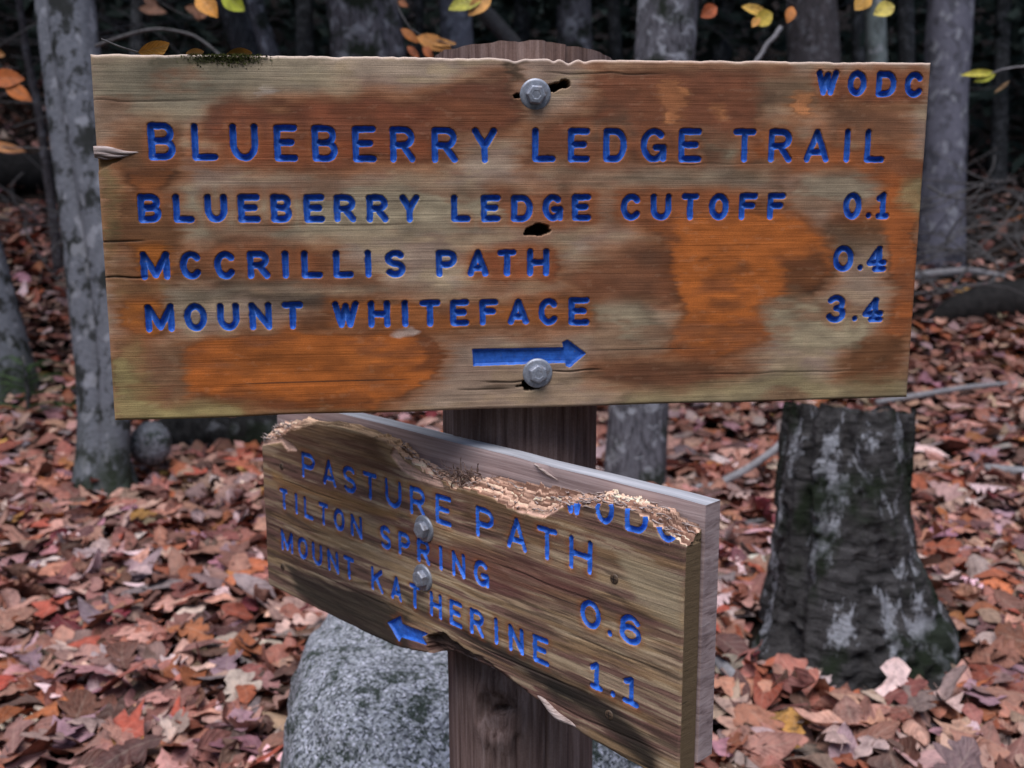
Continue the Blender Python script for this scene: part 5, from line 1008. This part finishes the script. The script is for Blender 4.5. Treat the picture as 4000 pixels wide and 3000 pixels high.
# ------------------------------------------------------------------ little fir by the left trunk
def seedling():
    p = ground_hit(62, 925)+[0, 0, .03]; e = empty('fir_seedling', p); e.scale = (1.7, 1.7, 1.5); tag(e, 'small dark green fir growing at the foot of the left edge trunk', 'fir'); r = random.Random(8)
    link('stem', mesh_np('stem', *tube(np.array([[0, 0, -.03], [.005, 0, .08], [0, .005, .17]]), [.006, .005, .002], 6), [M_TWIG]), e)
    for k in range(16):
        a = k*2.4+r.random(); z = .02+.009*k; L = .18-.007*k; d = np.array([math.cos(a), math.sin(a), .12]); parts = []
        ax = np.array([[0, 0, z], [*(d[:2]*L*.5), z+.02], [*(d[:2]*L), z+.005]]); P = resample(ax, 14); parts.append(tube(P, np.linspace(.0022, .001, 14), 4, False))
        side = np.array([-d[1], d[0], 0])
        for q in range(1, 14):
            for sg in (-1, 1):
                for m in range(2):
                    b = P[q]+(P[q]-P[q-1])*m*.5; tip = b+side*sg*.016*(1.1-q/20)+d*.010+np.array([0, 0, r.uniform(-.002, .004)]); wv = d*.0016
                    parts.append((np.array([b-wv, b+wv, tip]), [np.array([[0, 1, 2]])]))
        V, F = join(parts); link('frond', mesh_np('frond', V, F, [M_FIR], False), e)
seedling()
# ------------------------------------------------------------------ brush, deep wood
def brush():
    r = np.random.default_rng(44); parts = []
    def add(n, fx, fy, fd, ln, rad):
        for k in range(n):
            vx, vy, d = r.uniform(*fx), r.uniform(*fy), r.uniform(*fd); p = at(vx, vy, d); dr = r.normal(0, 1, 3)*[1, .6, .45]; dr /= np.linalg.norm(dr); L = r.uniform(*ln); bend = r.normal(0, .12, 3)*L; xs = np.linspace(-.5, .5, 6)[:, None]
            parts.append(tube(p+dr*L*xs+bend*(xs*2)**2, np.linspace(1, .4, 6)*r.uniform(*rad), 4, False))
    add(70, (1930, 2330), (380, 640), (5.2, 8), (.3, 1.0), (.003, .008))
    for k in range(170):                      # dead sticks lying and leaning on the right bank
        x, y = r.uniform(1.9, 4.6), r.uniform(4.2, 8.5); p = np.array([x, y, float(gz(x, y))+r.uniform(.0, .22)]); dr = r.normal(0, 1, 3)*[1, .5, .3]; dr /= np.linalg.norm(dr); L = r.uniform(.25, 1.1); bend = r.normal(0, .10, 3)*L; xs = np.linspace(-.5, .5, 6)[:, None]
        parts.append(tube(p+dr*L*xs+bend*(xs*2)**2, np.linspace(1, .4, 6)*r.uniform(.003, .013), 5, False))
    add(50, (-60, 460), (-20, 430), (4.6, 8.5), (.3, 1.2), (.002, .007))
    add(60, (-60, 260), (420, 560), (4.6, 7.5), (.2, .8), (.002, .007))
    add(30, (560, 2100), (-40, 200), (7, 10), (.4, 1.3), (.003, .008))
    V, F = join(parts); o = link('brushwood', mesh_np('brushwood', V, F, [M_TWIG])); tag(o, 'tangle of bare dead twigs filling the shade between the trunks', 'brush', None, 'stuff')
brush()
def deep_wood():
    """dark needles and dead leaves of the thick wood behind, from the floor to the canopy, with the canopy closing overhead, and an unseen mass added behind the camera against low light"""
    r = np.random.default_rng(55); Vs = []
    def cloud(n, size, cx, cy, cz, sx, sy, sz):
        k = 170; c = np.stack([r.uniform(*cx, k), r.uniform(*cy, k), r.uniform(*cz, k)], 1); c[:, 2] += gz(c[:, 0], c[:, 1]); w = r.integers(0, k, n); p = c[w]+r.normal(size=(n, 3))*[sx, sy, sz]
        a = r.normal(size=(n, 3))*[1, 1, .45]; a /= np.linalg.norm(a, axis=1)[:, None]; b = np.cross(a, r.normal(size=(n, 3))); b /= np.linalg.norm(b, axis=1)[:, None]; s = size*(.5+r.random((n, 1)))
        return np.stack([p-a*s, p+b*s*.38, p+a*s, p-b*s*.38], 1).reshape(-1, 3)
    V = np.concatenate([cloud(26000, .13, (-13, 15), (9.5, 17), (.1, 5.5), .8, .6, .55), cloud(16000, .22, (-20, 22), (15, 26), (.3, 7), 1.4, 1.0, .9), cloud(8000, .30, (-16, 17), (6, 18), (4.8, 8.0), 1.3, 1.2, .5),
                        cloud(6000, .25, (-16, -6.5), (-1, 10), (.8, 7.0), 1.0, 1.0, 1.0), cloud(6000, .25, (7, 17), (-1, 10), (.8, 7.0), 1.0, 1.0, 1.0), cloud(9000, .32, (-14, 14), (-13, -7), (.5, 6.5), 1.4, 1.2, 1.2)])  # last cloud: unseen foliage added behind the camera to block low light
    i = np.arange(len(V)//4)*4; o = link('deep_forest_and_light_block', mesh_np('deep_forest_and_light_block', V, np.stack([i, i+1, i+2, i+3], 1), [M_NEEDLE], False)); tag(o, 'dim dark green wood behind the trunks, plus an unseen mass added behind the camera to block low light', 'forest', None, 'stuff')
deep_wood()
